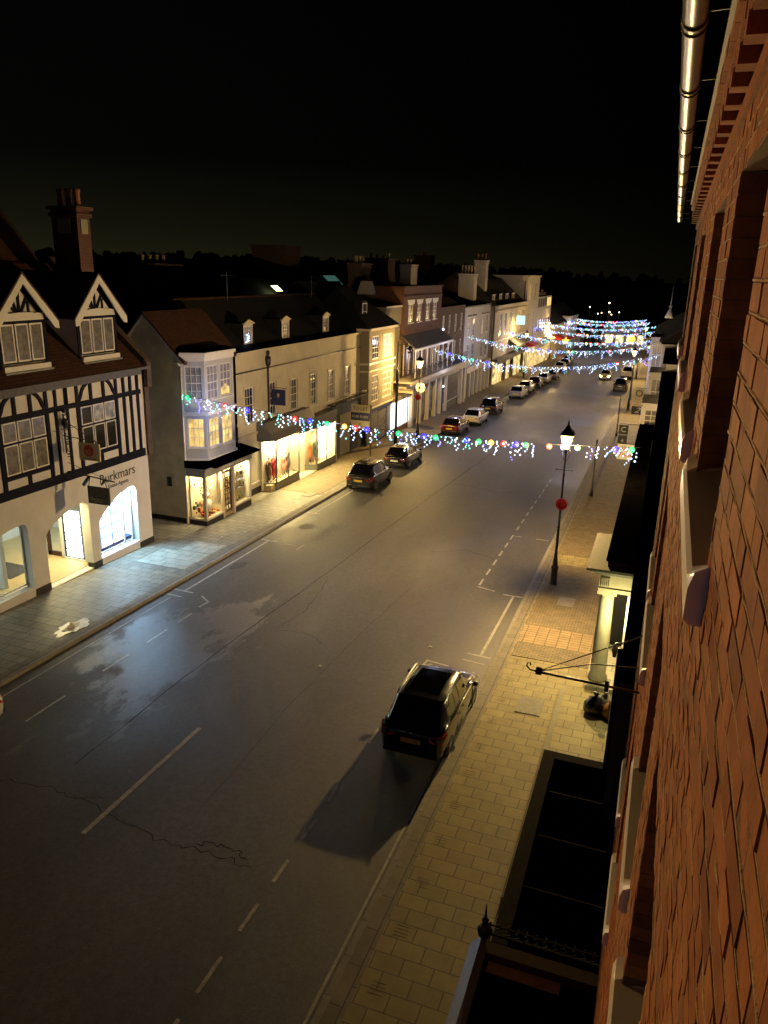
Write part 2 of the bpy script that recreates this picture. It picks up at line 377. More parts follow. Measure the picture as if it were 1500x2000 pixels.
emis('ball_red',(1.0,0.02,0.015),1.3,sampling='NONE'); emis('ball_blue',(0.035,0.02,1.0),1.5,sampling='NONE'); emis('ball_green',(0.02,0.75,0.20),0.9,sampling='NONE'); emis('ball_amber',(1.0,0.50,0.05),1.5,sampling='NONE')
emis('core_pink',(1.0,0.55,0.6),6.0,sampling='NONE')
brickmat('brick_red',(0.13,0.04,0.028),(0.10,0.03,0.022),(0.13,0.10,0.08),ax='auto')
brickmat('brick_brown',(0.10,0.055,0.04),(0.075,0.04,0.03),(0.10,0.085,0.07),ax='auto')
brickmat('tile_red',(0.085,0.026,0.016),(0.052,0.018,0.013),(0.012,0.006,0.005),bw=0.18,bh=0.11,ax='yz',ms=0.010,bump=0.8,rough=0.8)
brickmat('roof_slates',(0.014,0.014,0.016),(0.010,0.010,0.012),(0.004,0.004,0.004),bw=0.3,bh=0.2,ax='yz',ms=0.01,bump=0.5,rough=0.8)
# near brick: one material for brick faces, one for mortar
def nearbrick():
    m,n,l,b=newmat('near_brick'); b.inputs['Roughness'].default_value=0.85; b.inputs['Specular IOR Level'].default_value=0.25
    g=n.new('ShaderNodeNewGeometry')
    rp=n.new('ShaderNodeValToRGB'); cr=rp.color_ramp
    cr.elements[0].color=(0.22,0.072,0.028,1); cr.elements[1].color=(0.42,0.17,0.055,1)
    e=cr.elements.new(0.35); e.color=(0.40,0.145,0.045,1); e=cr.elements.new(0.7); e.color=(0.29,0.10,0.040,1)
    l.new(g.outputs['Random Per Island'],rp.inputs[0])
    nz=n.new('ShaderNodeTexNoise'); nz.inputs['Scale'].default_value=9; nz.inputs['Detail'].default_value=9; nz.inputs['Roughness'].default_value=0.75
    l.new(g.outputs['Position'],nz.inputs['Vector'])
    mr=n.new('ShaderNodeMapRange'); mr.inputs[1].default_value=0.3; mr.inputs[2].default_value=0.7; mr.inputs[3].default_value=0.6; mr.inputs[4].default_value=1.3
    l.new(nz.outputs['Fac'],mr.inputs[0]); vs=n.new('ShaderNodeVectorMath'); vs.operation='SCALE'
    l.new(rp.outputs[0],vs.inputs[0]); l.new(mr.outputs[0],vs.inputs['Scale']); l.new(vs.outputs[0],b.inputs['Base Color'])
    n2=n.new('ShaderNodeTexNoise'); n2.inputs['Scale'].default_value=90; n2.inputs['Detail'].default_value=6; l.new(g.outputs['Position'],n2.inputs['Vector'])
    bp=n.new('ShaderNodeBump'); bp.inputs['Strength'].default_value=0.45; bp.inputs['Distance'].default_value=0.004
    l.new(n2.outputs['Fac'],bp.inputs['Height']); l.new(bp.outputs[0],b.inputs['Normal'])
nearbrick()
mat('mortar_bead',(0.46,0.33,0.22),0.95,var=0.35,scale=25,bump=0.6,bscale=140)
mat('near_mortar',(0.16,0.09,0.06),0.95,var=0.3,scale=20,bump=0.5,bscale=120)
# asphalt with damp patches
def asphalt():
    m,n,l,b=newmat('asphalt')
    g=n.new('ShaderNodeNewGeometry')
    def noise(s,d=4,r=0.6,sc=(1,1,1)):
        mp=n.new('ShaderNodeMapping'); mp.inputs['Scale'].default_value=sc; l.new(g.outputs['Position'],mp.inputs[0])
        z=n.new('ShaderNodeTexNoise'); z.inputs['Scale'].default_value=s; z.inputs['Detail'].default_value=d; z.inputs['Roughness'].default_value=r; l.new(mp.outputs[0],z.inputs['Vector']); return z.outputs['Fac']
    rp=n.new('ShaderNodeValToRGB'); rp.color_ramp.elements[0].position=0.25; rp.color_ramp.elements[1].position=0.75
    rp.color_ramp.elements[0].color=(0.058,0.055,0.054,1); rp.color_ramp.elements[1].color=(0.104,0.098,0.094,1)
    l.new(noise(0.35,6,0.62,(1,0.35,1)),rp.inputs[0])
    sp=n.new('ShaderNodeMapRange'); sp.inputs[1].default_value=0.3; sp.inputs[2].default_value=0.7; sp.inputs[3].default_value=0.30; sp.inputs[4].default_value=1.85
    l.new(noise(7,9,0.97),sp.inputs[0])
    vs=n.new('ShaderNodeVectorMath'); vs.operation='SCALE'; l.new(rp.outputs[0],vs.inputs[0]); l.new(sp.outputs[0],vs.inputs['Scale'])
    # darker where damp
    wet=n.new('ShaderNodeValToRGB'); wet.color_ramp.elements[0].position=0.50; wet.color_ramp.elements[1].position=0.64
    l.new(noise(0.22,5,0.55,(1.0,0.45,1)),wet.inputs[0])
    mx=n.new('ShaderNodeMix'); mx.data_type='RGBA'; mx.blend_type='MULTIPLY'; mx.inputs[7].default_value=(0.62,0.62,0.66,1)
    l.new(wet.outputs[0],mx.inputs[0]); l.new(vs.outputs[0],mx.inputs[6]); l.new(mx.outputs[2],b.inputs['Base Color'])
    ro=n.new('ShaderNodeMapRange'); ro.inputs[3].default_value=0.54; ro.inputs[4].default_value=0.38; l.new(wet.outputs[0],ro.inputs[0])
    # one really wet stretch of road outside the estate agents, with ragged edges
    mp=n.new('ShaderNodeMapping'); mp.vector_type='POINT'; mp.inputs['Location'].default_value=(14.9/2.6,-20.0/5.6,0); mp.inputs['Scale'].default_value=(1/2.6,1/5.6,0); l.new(g.outputs['Position'],mp.inputs[0])
    ln=n.new('ShaderNodeVectorMath'); ln.operation='LENGTH'; l.new(mp.outputs[0],ln.inputs[0])
    ad=n.new('ShaderNodeMath'); ad.operation='MULTIPLY_ADD'; ad.inputs[1].default_value=3.6; l.new(noise(0.9,7,0.68,(1,0.45,1)),ad.inputs[0]); l.new(ln.outputs['Value'],ad.inputs[2])
    wm=n.new('ShaderNodeMapRange'); wm.inputs[1].default_value=2.42; wm.inputs[2].default_value=2.62; wm.inputs[3].default_value=1.0; wm.inputs[4].default_value=0.0; l.new(ad.outputs[0],wm.inputs[0])
    rm=n.new('ShaderNodeMix'); l.new(wm.outputs[0],rm.inputs[0]); l.new(ro.outputs[0],rm.inputs[2]); rm.inputs[3].default_value=0.30
    l.new(rm.outputs[0],b.inputs['Roughness'])
    sm=n.new('ShaderNodeMapRange'); sm.inputs[3].default_value=0.5; sm.inputs[4].default_value=0.85; l.new(wm.outputs[0],sm.inputs[0]); l.new(sm.outputs[0],b.inputs['Specular IOR Level'])
    bp=n.new('ShaderNodeBump'); bp.inputs['Strength'].default_value=0.75; bp.inputs['Distance'].default_value=0.012
    l.new(noise(55,3,0.7),bp.inputs['Height']); l.new(bp.outputs[0],b.inputs['Normal'])
asphalt()
brickmat('paving_right',(0.345,0.285,0.125),(0.275,0.228,0.105),(0.10,0.08,0.05),bw=0.58,bh=0.40,ax='xy',ms=0.012,bump=0.4,rough=0.7,var=0.2)
brickmat('paving_left',(0.27,0.25,0.19),(0.20,0.19,0.15),(0.06,0.055,0.045),bw=0.60,bh=0.45,ax='xy',ms=0.014,bump=0.5,rough=0.55,var=0.22)
brickmat('paving_small',(0.27,0.205,0.11),(0.20,0.155,0.085),(0.05,0.04,0.03),bw=0.22,bh=0.11,ax='xy',ms=0.010,bump=0.5,rough=0.7)
brickmat('paving_channel',(0.22,0.19,0.15),(0.18,0.16,0.13),(0.05,0.045,0.035),bw=0.9,bh=0.3,ax='yx',ms=0.012,bump=0.4,rough=0.7)
brickmat('paving_pale',(0.42,0.40,0.32),(0.36,0.35,0.29),(0.14,0.13,0.10),bw=0.75,bh=0.6,ax='xy',ms=0.014,bump=0.3,rough=0.6)
brickmat('tactile',(0.40,0.28,0.15),(0.34,0.24,0.13),(0.12,0.08,0.045),bw=0.4,bh=0.2,ax='xy',ms=0.016,bump=0.5,rough=0.7,offset=0.0)
# ------------------------------------------------------------------ ground, road, pavements
YS=[-30,-10,0,10,20,30,40,55,70,85,100,115,130,145,160,175,190,205,220,240,260]
def strip(name,m,fa,fb,h,ys=YS,h2=None,edge=None):
    b=MB()
    for i in range(len(ys)-1):
        a,c=ys[i],ys[i+1]
        b.quad((fa(a),a,zg(a)+h),(fb(a),a,zg(a)+(h2 or h)),(fb(c),c,zg(c)+(h2 or h)),(fa(c),c,zg(c)+h))
    return struct(b.build(name,m))
b=MB(); 
for i in range(12):
    for j in range(14):
        x0,x1=-420+i*60,-360+i*60; y0,y1=-60+j*50,-10+j*50
        f=lambda x,y: zg(min(y,260))-0.25-(0 if y<260 else 0)
        b.quad((x0,y0,f(x0,y0)),(x1,y0,f(x1,y0)),(x1,y1,f(x1,y1)),(x0,y1,f(x0,y1)))
struct(b.build('ground','grass_dark'))
strip('road','asphalt',lambda y:XL(y)-0.05,lambda y:XR(y)+0.05,0.0)
def kerb(name,fx,s):
    b=MB(); y=-30.0
    while y<230:
        L=0.9 if y<60 else 4.0
        x=fx(y); x1=fx(y+L)
        g=0.006 if y<60 else 0
        v=[]
        for yy,xx in ((y+g,x),(y+L-g,x1)):
            v+=[(xx,yy,zg(yy)-0.05),(xx,yy,zg(yy)+0.10),(xx-s*0.02,yy,zg(yy)+0.118),(xx-s*0.15,yy,zg(yy)+0.122),(xx-s*0.15,yy,zg(yy)-0.05)]
        b.add(v,[(0,1,6,5),(1,2,7,6),(2,3,8,7),(0,4,3,2,1),(5,6,7,8,9)]); y+=L
    return struct(b.build(name,'stone_kerb'))
kerb('kerb',lambda y:XR(y),-1); kerb('kerb',lambda y:XL(y),1)
# right pavement: gutter band, small setts, slabs
strip('pavement','paving_channel',lambda y:XR(y)+0.15,lambda y:XR(y)+0.50,0.118)
strip('pavement','paving_right',lambda y:XR(y)+0.50,lambda y:1.5,0.120,h2=0.140)
strip('pavement','paving_left',lambda y:-27.0,lambda y:XL(y)-0.45,0.14,h2=0.12)
strip('pavement','paving_channel',lambda y:XL(y)-0.45,lambda y:XL(y)-0.15,0.118)
b=MB()   # ladder-like sett insets along the kerb
y=3.0
while y<40:
    for k in range(4):
        yy=y+k*0.085; b.sbox(-3.60,-3.32,yy,yy+0.010,0.10,0.1245)
    y+=1.38
struct(b.build('pavement','groove'))
b=MB()
b.sbox(-3.75,0.1,25.4,27.0,0.10,0.142); struct(b.build('pavement','tactile'))
b=MB(); b.sbox(-3.75,0.1,27.0,34.5,0.10,0.139); b.sbox(-3.75,0.1,24.2,25.4,0.10,0.139); b.sbox(-3.75,0.1,36,200,0.09,0.138); struct(b.build('pavement','paving_small'))
b=MB(); b.sbox(-21.2,-18.7,26.6,28.6,0.10,0.136); b.sbox(-20.4,-18.7,28.6,30.2,0.10,0.136); struct(b.build('pavement','paving_pale'))
b=MB(); b.sbox(-22.1,-18.7,41,200,0.09,0.134); struct(b.build('pavement','paving_small'))
# manhole covers
b=MB(); b.sbox(-2.95,-2.2,20.5,21.5,0.10,0.146); b.sbox(-2.9,-2.25,29.4,30.4,0.10,0.146); b.sbox(-19.6,-19.0,40.2,41.2,0.10,0.142); struct(b.build('pavement','stone_kerb'))
# raised plinth in front of the portico
# ------------------------------------------------------------------ road markings
b=MB()
def mk(x0,x1,y0,y1,h=0.006): b.quad((x0,y0,zg(y0)+h),(x1,y0,zg(y0)+h),(x1,y1,zg(y1)+h),(x0,y1,zg(y1)+h))
def mline(p,q,w_=0.08,h=0.006):
    d=Vector((q[0]-p[0],q[1]-p[1])); n_=Vector((-d.y,d.x)).normalized()*w_/2
    b.poly([(p[0]+n_.x,p[1]+n_.y,zg(p[1]+n_.y)+h),(p[0]-n_.x,p[1]-n_.y,zg(p[1]-n_.y)+h),(q[0]-n_.x,q[1]-n_.y,zg(q[1]-n_.y)+h),(q[0]+n_.x,q[1]+n_.y,zg(q[1]+n_.y)+h)])
for k in range(-1,2): mk(-11.26,-11.13,11.5+k*9.0-0.05,16.24+k*9.0) if k<1 else None
for y0,y1 in ((6.2,6.95),(7.5,8.3),(8.85,9.69),(10.34,11.09),(11.75,12.46),(13.16,13.93),(14.6,15.35),(16.0,16.8),(17.4,18.2),(18.8,19.6)): mk(-6.51,-6.43,y0,y1)
for k in range(6): mk(-6.41,-6.33,30.6+k*1.4,31.4+k*1.4)
for k in range(9): mk(-6.41,-6.33,39.4+k*1.5,40.2+k*1.5)
mline((-5.15,38.3),(-4.5,38.25)); mline((-6.37,38.3),(-5.9,38.3)); mline((-6.4,30.4),(-5.6,30.15)); mline((-6.4,22.9),(-6.45,22.3)); mline((-6.45,22.9),(-5.6,22.75))
mline((-4.78,24.0),(-4.75,29.9),0.1); mline((-5.2,29.95),(-4.36,29.95),0.1); mline((-5.25,23.97),(-4.42,23.9),0.1); mline((-5.3,23.45),(-4.5,23.35),0.07)
mline((-4.42,-5),(-4.42,17.0),0.06)
mline((-17.45,24.75),(-17.47,32.1),0.10); mline((-17.95,24.8),(-17.0,24.75),0.1); mline((-17.95,24.25),(-17.2,24.2),0.08); mline((-17.9,32.15),(-17.05,32.1),0.1)
mline((-17.47,37.5),(-17.47,43.2),0.08); mline((-17.9,37.5),(-17.1,37.5),0.08); mline((-16.5,24.6),(-15.95,24.2),0.07); mline((-15.95,24.25),(-16.0,23.6),0.07); mline((-15.9,32.0),(-16.5,32.0),0.06); mline((-15.6,31.4),(-15.6,32.3),0.06)
for y0,y1 in ((10.8,12.0),(14.6,16.2),(17.9,19.2),(20.2,21.4),(22.1,23.0)): mk(-15.96,-15.88,y0,y1)
mk(-17.62,-17.56,8,24)
for k in range(3): mk(-15.9,-15.82,44+k*9,44.8+k*9)
struct(b.build('road_markings','road_paint'))
t=text('road_markings','LOADING',(-15.35,34.7,zg(34.7)+0.008),(0,0,PI/2),1.0,'road_paint_worn',ext=0.0,font_scale_x=0.80); t.rotation_euler=(-0.0,0.025,PI/2); struct(t)
t.rotation_euler=Matrix(((0,-1,0),(1,0,0),(-SL,0,1))).to_3x3().to_euler()
# cracks, seams
b=MB(); random.seed(3)
def crack(pts,w0,h=0.004,jit=0.08,steps=9):
    P=[]
    for i in range(len(pts)-1):
        for k in range(steps): 
            t=k/steps; P.append((lerp(pts[i][0],pts[i+1][0],t)+random.uniform(-jit,jit),lerp(pts[i][1],pts[i+1][1],t)+random.uniform(-jit,jit)))
    P.append(pts[-1])
    for i in range(len(P)-1):
        p,q=P[i],P[i+1]; d=Vector((q[0]-p[0],q[1]-p[1])); 
        if d.length<1e-4: continue
        n_=Vector((-d.y,d.x)).normalized(); a=w0*random.uniform(.5,1.3)/2; c=w0*random.uniform(.5,1.3)/2
        b.poly([(p[0]+n_.x*a,p[1]+n_.y*a,zg(p[1])+h),(p[0]-n_.x*a,p[1]-n_.y*a,zg(p[1])+h),(q[0]-n_.x*c,q[1]-n_.y*c,zg(q[1])+h),(q[0]+n_.x*c,q[1]+n_.y*c,zg(q[1])+h)])
crack([(-14.8,12.25),(-13.0,12.5),(-11.4,12.3),(-9.6,11.9),(-8.2,12.0),(-7.1,11.95)],0.024)
crack([(-8.6,12.15),(-7.9,12.35),(-7.3,12.1)],0.03); crack([(-12.2,12.4),(-11.6,12.7)],0.025)
crack([(-12.3,22.9),(-11.2,23.2),(-10.2,22.6)],0.02); crack([(-12.6,28.5),(-12,24.8),(-12.4,23)],0.02)
crack([(-13.2,13.5),(-13.3,18.0),(-13.25,22.0),(-13.0,29.0),(-12.6,44.0),(-11.8,66.0)],0.035,jit=0.03,steps=6)
crack([(-9.2,13),(-9.4,18),(-9.3,24),(-9.0,29)],0.014,jit=0.03)
crack([(-9.5,34),(-8.0,35),(-6.5,34.2)],0.03); crack([(-12.0,48),(-9,47.2),(-5,47.8)],0.03)
struct(b.build('road_cracks','crack'))
b=MB()
for (x,y,rx,ry) in ((-16.8,35.0,0.45,0.5),(-17.0,28.3,0.35,0.6)):
    n_=14; pts=[]
    for k in range(n_):
        a=2*PI*k/n_; rr=random.uniform(.75,1.15); yy=y+ry*rr*math.sin(a); pts.append((x+rx*rr*math.cos(a),yy,zg(yy)+0.002))
    b.poly(pts)
struct(b.build('road_patches','asphalt_patch'))
# spilt pale puddle with litter on the left pavement
def blob(cx,cy_,rx,ry,h,n_=22,seed=1):
    random.seed(seed); P=[]
    for k in range(n_):
        a=2*PI*k/n_; rr=random.uniform(.72,1.12); yy=cy_+ry*rr*math.sin(a); P.append((cx+rx*rr*math.cos(a),yy,zg(yy)+h))
    return P
b=MB(); b.prism(blob(-18.92,19.95,0.42,0.85,0.140),(0,0,0.003)); 
tag(b.build('puddle','puddle_paint'),'pale splashed puddle lying on the left pavement near the kerb','puddle')
b=MB(); b.prism(blob(-18.95,19.95,0.2,0.42,0.1445,seed=4),(0,0,0.01)); b.add([(-18.98,19.7,-0.34),(-18.85,20.0,-0.34),(-18.9,19.88,-0.12),(-18.99,20.25,-0.34)],[(0,1,2),(1,3,2),(0,2,3)])
tag(b.build('crumpled_paper','paper'),'crumpled yellowish paper lying in the pale puddle on the left pavement','litter')
random.seed(12)
for i,(x,y,l) in enumerate(((-19.1,24.1,'scrap of white litter on the left pavement outside the lit estate agents'),(-18.3,22.2,'scrap of litter in the gutter of the left kerb'),(-19.6,31.2,'white litter scrap on the left pavement before the gift shop'),(-18.95,32.4,'two-piece white litter scrap by the left kerb past the gift shop door'),(-9.6,21.0,'small white litter scrap in the middle of the road'),(-6.6,23.9,'small white litter scrap on the road ahead of the black car'))):
    b=MB(); z=zg(y)+(0.15 if x<-18.1 else 0.012); b.add([(x-.07,y-.05,z),(x+.06,y-.04,z+.03),(x+.07,y+.06,z),(x-.05,y+.05,z+.04)],[(0,1,2,3)]); b.prism([(x-.04,y-.03,z),(x+.03,y-.05,z),(x+.02,y+.04,z)],(0.01,0,0.03))
    tag(b.build('litter_scrap','paper'),l,'litter')
# ------------------------------------------------------------------ far woods and hills
random.seed(5)
b=MB()
nseg=60
for j,(yd,hh) in enumerate(((330,1.0),(430,1.35))):
    top=[]
    for i in range(nseg+1):
        x=-420+i*12; 
        h=interp(x,[-420,-230,-120,-40,0,60,200],[17,16.5,14.5,12.5,11.5,11,10])*hh
        top.append((x,yd,h-6))
    for i in range(nseg):
        b.quad((top[i][0],yd,-12),(top[i+1][0],yd,-12),top[i+1],top[i]); b.quad(top[i],top[i+1],(top[i+1][0],yd+90,-12),(top[i][0],yd+90,-12))
struct(b.build('hills','grass_dark'))
b=MB()
for i in range(1100):
    x=random.uniform(-400,120); yd=random.choice((322,330,425))
    h=interp(x,[-420,-230,-120,-40,0,60,200],[17,16.5,14.5,12.5,11.5,11,10])*(1.35 if yd>400 else 1.0)
    r_=random.uniform(1.0,3.2)
    vs=[];n_=7
    b.ball((x,yd+random.uniform(-4,4),h-6-r_*0.2+random.uniform(-1.5,1.5)),r_,7,5,random.uniform(.7,1.3),smooth=False)
# break up every crown outline
for i,v in enumerate(b.v): b.v[i]=(v[0]+random.uniform(-1.1,1.1),v[1]+random.uniform(-.8,.8),v[2]+random.uniform(-1.0,1.0))
struct(b.build('woods','woods'),'stuff')
# ------------------------------------------------------------------ street lamps
def make_lamp(label,loc,power,group='street lamps along the kerbs'):
    t=thing('street_lamp',label,'street lamp',(0,0,0),group)
    b=MB(); b.lathe([(0.17,0),(0.17,0.08),(0.15,0.12),(0.145,0.75),(0.16,0.80),(0.15,0.86),(0.10,0.92),(0.12,1.0),(0.085,1.25),(0.062,1.5),(0.055,2.6),(0.065,2.65),(0.05,2.7),(0.042,4.9),(0.06,4.95),(0.04,5.0),(0.035,5.85),(0.07,5.92),(0.05,5.98)],0,0,14)
    b.build('column','cast_iron',t)
    b=MB(); b.tube([(-0.32,0,5.15),(0.32,0,5.15)],0.016,6); b.ball((-0.33,0,5.15),0.03); b.ball((0.33,0,5.15),0.03)
    for s in(-1,1): b.tube([(s*0.05,0,5.55),(s*0.16,0,5.8),(s*0.16,0,6.02)],0.012,5)
    b.build('ladder_bar','cast_iron',t)
    # lantern: tapered four-sided, frame, glass, roof, finial
    fr=MB(); c4=[(-1,-1),(1,-1),(1,1),(-1,1)]; rb,rt,zb,zt=0.12,0.25,6.06,6.66
    for x,y in c4: fr.bar((x*rb,y*rb,zb),(x*rt,y*rt,zt),0.024,0.024)
    for i in range(4):
        p,q=c4[i],c4[(i+1)%4]; fr.bar((p[0]*rt,p[1]*rt,zt),(q[0]*rt,q[1]*rt,zt),0.03,0.03); fr.bar((p[0]*rb,p[1]*rb,zb),(q[0]*rb,q[1]*rb,zb),0.03,0.03)
    fr.box(-rb,rb,-rb,rb,6.03,6.05)
    lf=fr.build('lantern_frame','cast_iron',t)
    g=MB()
    for i in range(4):
        p,q=c4[i],c4[(i+1)%4]; k=0.97; g.quad((p[0]*rb*k,p[1]*rb*k,zb),(q[0]*rb*k,q[1]*rb*k,zb),(q[0]*rt*k,q[1]*rt*k,zt),(p[0]*rt*k,p[1]*rt*k,zt))
    g.build('lantern_glass','lantern_glass',lf)
    m_=MB(); m_.lathe([(0.02,6.07),(0.04,6.10),(0.045,6.14),(0.04,6.18),(0.02,6.21)],0,0,10); m_.build('mantle','street_mantle',lf)
    r_=MB(); r_.lathe([(0.40,6.67),(0.38,6.71),(0.14,6.93),(0.13,7.0),(0.05,7.05),(0.05,7.09)],0,0,4,rot=PI/4,smooth=False); r_.lathe([(0.03,7.08),(0.05,7.12),(0.03,7.16),(0.01,7.28)],0,0,8)
    r_.build('lantern_roof','cast_iron',lf)
    L=point('lantern_light',(0,0,6.36),(1.0,0.68,0.27),power,t,0.10)
    t.location=loc; t['label']=label
    return t
LW=2500
lamp=make_lamp('tall black lantern lamp on the right pavement, nearest one, behind the near string of lights',(-3.37,31.8,zg(31.8)+0.1),LW)
for (x,y,l) in ((-18.85,61.0,'lit black lantern lamp on the left pavement beside the shop with the balcony'),(-3.2,90.0,'lit lantern lamp on the right pavement beside the dark parked car'),(-19.9,118.0,'lit lantern lamp on the left pavement past the dark gabled house'),(-3.9,128.0,'lit lantern lamp far down the right pavement past the white van'),(-21.6,157.0,'distant lit lantern lamp left of the white bay house'),(-4.2,166.0,'farthest lit lantern lamp on the right at the end of the roofs')):
    dup(lamp,(x,y,zg(y)+0.1),label=l)
ll=[o for o in scene.objects if o.type=='LIGHT' and o.parent and abs(o.parent.location.y-31.8)<.01][0]; ll.data=ll.data.copy(); ll.data.energy=4300
ll=[o for o in scene.objects if o.type=='LIGHT' and o.parent and abs(o.parent.location.y-61.0)<.01][0]; ll.data=ll.data.copy(); ll.data.energy=1700
ll=[o for o in scene.objects if o.type=='LIGHT' and o.parent and abs(o.parent.location.y-118.0)<.01][0]; ll.data=ll.data.copy(); ll.data.energy=1000
# poppy wreaths tied to posts
def wreath(x,y,z,l):
    b=MB(); b.disc((x,y-0.1,z),0.24,'y',0.05,18)
    for k in range(14):
        a=2*PI*k/14; b.ball((x+0.2*math.cos(a),y-0.12,z+0.2*math.sin(a)),0.065,6,4)
    return tag(b.build('poppy_wreath','poppy_red'),l,'wreath','red poppy wreaths on posts')
wreath(-3.33,31.75,3.02,'round red poppy wreath on the near lantern lamp post'); wreath(-18.85,60.9,2.25,'round red poppy wreath on the left lantern lamp post by the balcony')
# posts
b=MB(); b.lathe([(0.12,0),(0.11,0.3),(0.06,0.45),(0.05,3.6),(0.02,3.68)],0,0,10)
o=b.build('thin_post','cast_iron'); o.location=(-3.32,48.4,zg(48.4)+0.1); tag(o,'plain thin black post on the right kerb behind the near lantern lamp','post')
for (x,y,h,l) in ((-3.3,72.0,1.0,'thin post carrying nothing on the right kerb below the square hanging signs'),(-3.45,100,1.6,'tall thin post on the right kerb beyond the dark parked car')):
    p=o.copy(); C.objects.link(p); p.location=(x,y,zg(y)+0.1); p.scale=(1,1,h); p['label']=l
t=thing('bracket_post','tall dark post with thick base and ornate bracket arm by the lit window of houses','post',(-19.9,58.4,zg(58.4)+0.1))
b=MB(); b.lathe([(0.16,-1.36),(0.15,-0.6),(0.11,-0.4),(0.12,4.6),(0.09,4.7),(0.055,4.75),(0.05,6.9),(0.07,6.95)],-19.9,58.4,10); b.build('column','cast_iron',t)
b=MB(); b.tube([(-19.9,58.4,6.62),(-19.4,58.4,6.72),(-18.95,58.4,6.6)],0.03,6); b.tube([(-19.9,58.4,6.2),(-19.6,58.4,6.3),(-19.5,58.4,6.62)],0.02,5); b.ball((-18.9,58.4,6.42),0.16,8,6,1.2)
for k in range(9):
    a=k*0.7; b.ball((-18.9+0.22*math.cos(a),58.4+0.15*math.sin(a),6.25+0.2*math.sin(a*2)),0.07,5,4)
b.build('bracket','cast_iron',t)
# ------------------------------------------------------------------ strings of festive lights across the street
def string_lights(label,p0,p1,sag,ndrop,big=1.0,glow=0.0,seed=1,dens=5,balls=None,gap=None):
    random.seed(seed)
    t=thing('string_lights',label,'string lights',p0,'strings of festive lights hung across the street')
    P0=Vector(p0);P1=Vector(p1)
    def at(u): 
        p=P0.lerp(P1,u); p.z-=sag*4*u*(1-u); return p
    b=MB(); b.tube([at(i/24) for i in range(25)],0.012*big,4,caps=False); b.build('cable','plastic_black',t)
    cols=['bulb_ice','bulb_ice','bulb_white','bulb_ice','bulb_violet','bulb_aqua']
    for i in range(ndrop):
        u=(i+0.5+random.uniform(-.35,.35))/ndrop
        if gap and gap[0]<u<gap[1]: continue
        c=at(u); n_=max(3,int(random.gauss(dens+1,2.4))); L=n_*0.105*random.uniform(.7,1.1)
        b=MB(); base=random.choice(cols)
        for k in range(n_):
            b.m=0 if random.random()<0.75 else 1
            s_=0.036*big*random.uniform(.7,1.3)
            b.ball((c.x+random.uniform(-.13,.13)*big,c.y+random.uniform(-.06,.06),c.z-0.04-L*k/n_*1.0),s_,5,3)
        b.m=2; b.bar((c.x,c.y,c.z),(c.x,c.y,c.z-L),0.006,0.006)
        b.build('light_drop',[base,random.choice(cols),'plastic_black'],t)
    if balls:
        for u,col in balls:
            c=at(u); b=MB(); r_=0.135*big
            # star-petal lamp: rim of petals round a bright core
            for k in range(8):
                a=2*PI*k/8; b.ball((c.x+r_*0.62*math.cos(a),c.y,c.z-0.1+r_*0.62*math.sin(a)),r_*0.42,6,4)
            o=b.build('coloured_lamp',col,t)
            b=MB(); b.ball((c.x,c.y-r_*0.35,c.z-0.1),r_*0.30,6,4); b.build('lamp_core','core_pink' if col in('ball_red',) else ('bulb_aqua' if col=='ball_green' else ('bulb_violet' if col=='ball_blue' else 'bulb_white')),o)
    if glow:
        k=max(2,int((P1-P0).length/4.5))
        for i in range(k):
            c=at((i+0.5)/k); point('string_glow',(c.x,c.y,c.z-0.3),(0.60,0.62,0.95),glow/k,t,0.25)
    return t
RB=['ball_red','ball_blue','ball_green','ball_amber']
b1=[(0.115,'ball_red'),(0.02,'ball_green'),(0.17,'ball_blue'),(0.285,'ball_red'),(0.32,'ball_blue'),(0.40,'ball_amber'),(0.425,'ball_red'),(0.45,'ball_blue'),(0.36,'ball_green'),(0.52,'ball_green'),(0.575,'ball_blue'),(0.60,'ball_green'),(0.665,'ball_blue'),(0.69,'ball_green'),(0.715,'ball_amber'),(0.74,'ball_red'),(0.765,'ball_blue'),(0.785,'ball_green'),(0.83,'ball_red'),(0.857,'ball_blue'),(0.885,'ball_green'),(0.955,'ball_blue'),(0.985,'ball_green')]
string_lights('nearest string of icicle lights, from the bay fronted gift shop across to the right pavement',(-22.35,32.25,6.15),(-0.5,33.0,5.45),0.55,72,1.0,420,3,5,b1,(0.80,0.895))
string_lights('string of lights across the street just behind the viewpoint',(-21.8,-13,7.2),(-0.6,-13,6.9),0.6,30,1.0,150,77,4,[(0.2,'ball_red'),(0.5,'ball_blue')])
specs=[(74,(-21.6,74.5,5.0),(-0.6,74,5.6),1.45,60,1.3,700,'second string of lights, starting at the balcony railings on the left'),
(92,(-21.8,90,5.1),(-1.2,92,5.0),1.1,60,1.45,420,'third string of lights, starting at the pale blue-white house'),
(112,(-21.9,112,4.4),(-1.6,112,4.2),1.0,55,1.6,350,'fourth string of lights, above the row of parked silver cars'),
(138,(-22.2,138,3.5),(-1.9,138,3.7),1.0,55,1.8,350,'fifth string of lights, starting at the tall white block'),
(162,(-22.8,160,2.9),(-2.2,162,3.2),0.9,50,2.0,300,'sixth string of lights, starting below the white bay house'),
(184,(-24.0,184,2.5),(-4.2,184,2.7),0.8,50,2.2,300,'seventh string of lights, before the long low roof at the far end'),
(206,(-24.0,204,2.1),(-5.5,206,2.2),0.8,45,2.4,300,'farthest string of lights down the street')]
for i,(yy,p0,p1,sg,nd,bg_,gl,l) in enumerate(specs):
    nd=int(nd*1.25)
    random.seed(40+i); bl=[(random.uniform(.02,.98),random.choice(RB)) for k in range(9)]
    string_lights(l,p0,p1,sg,nd,bg_*0.82,gl,20+i,4,bl)
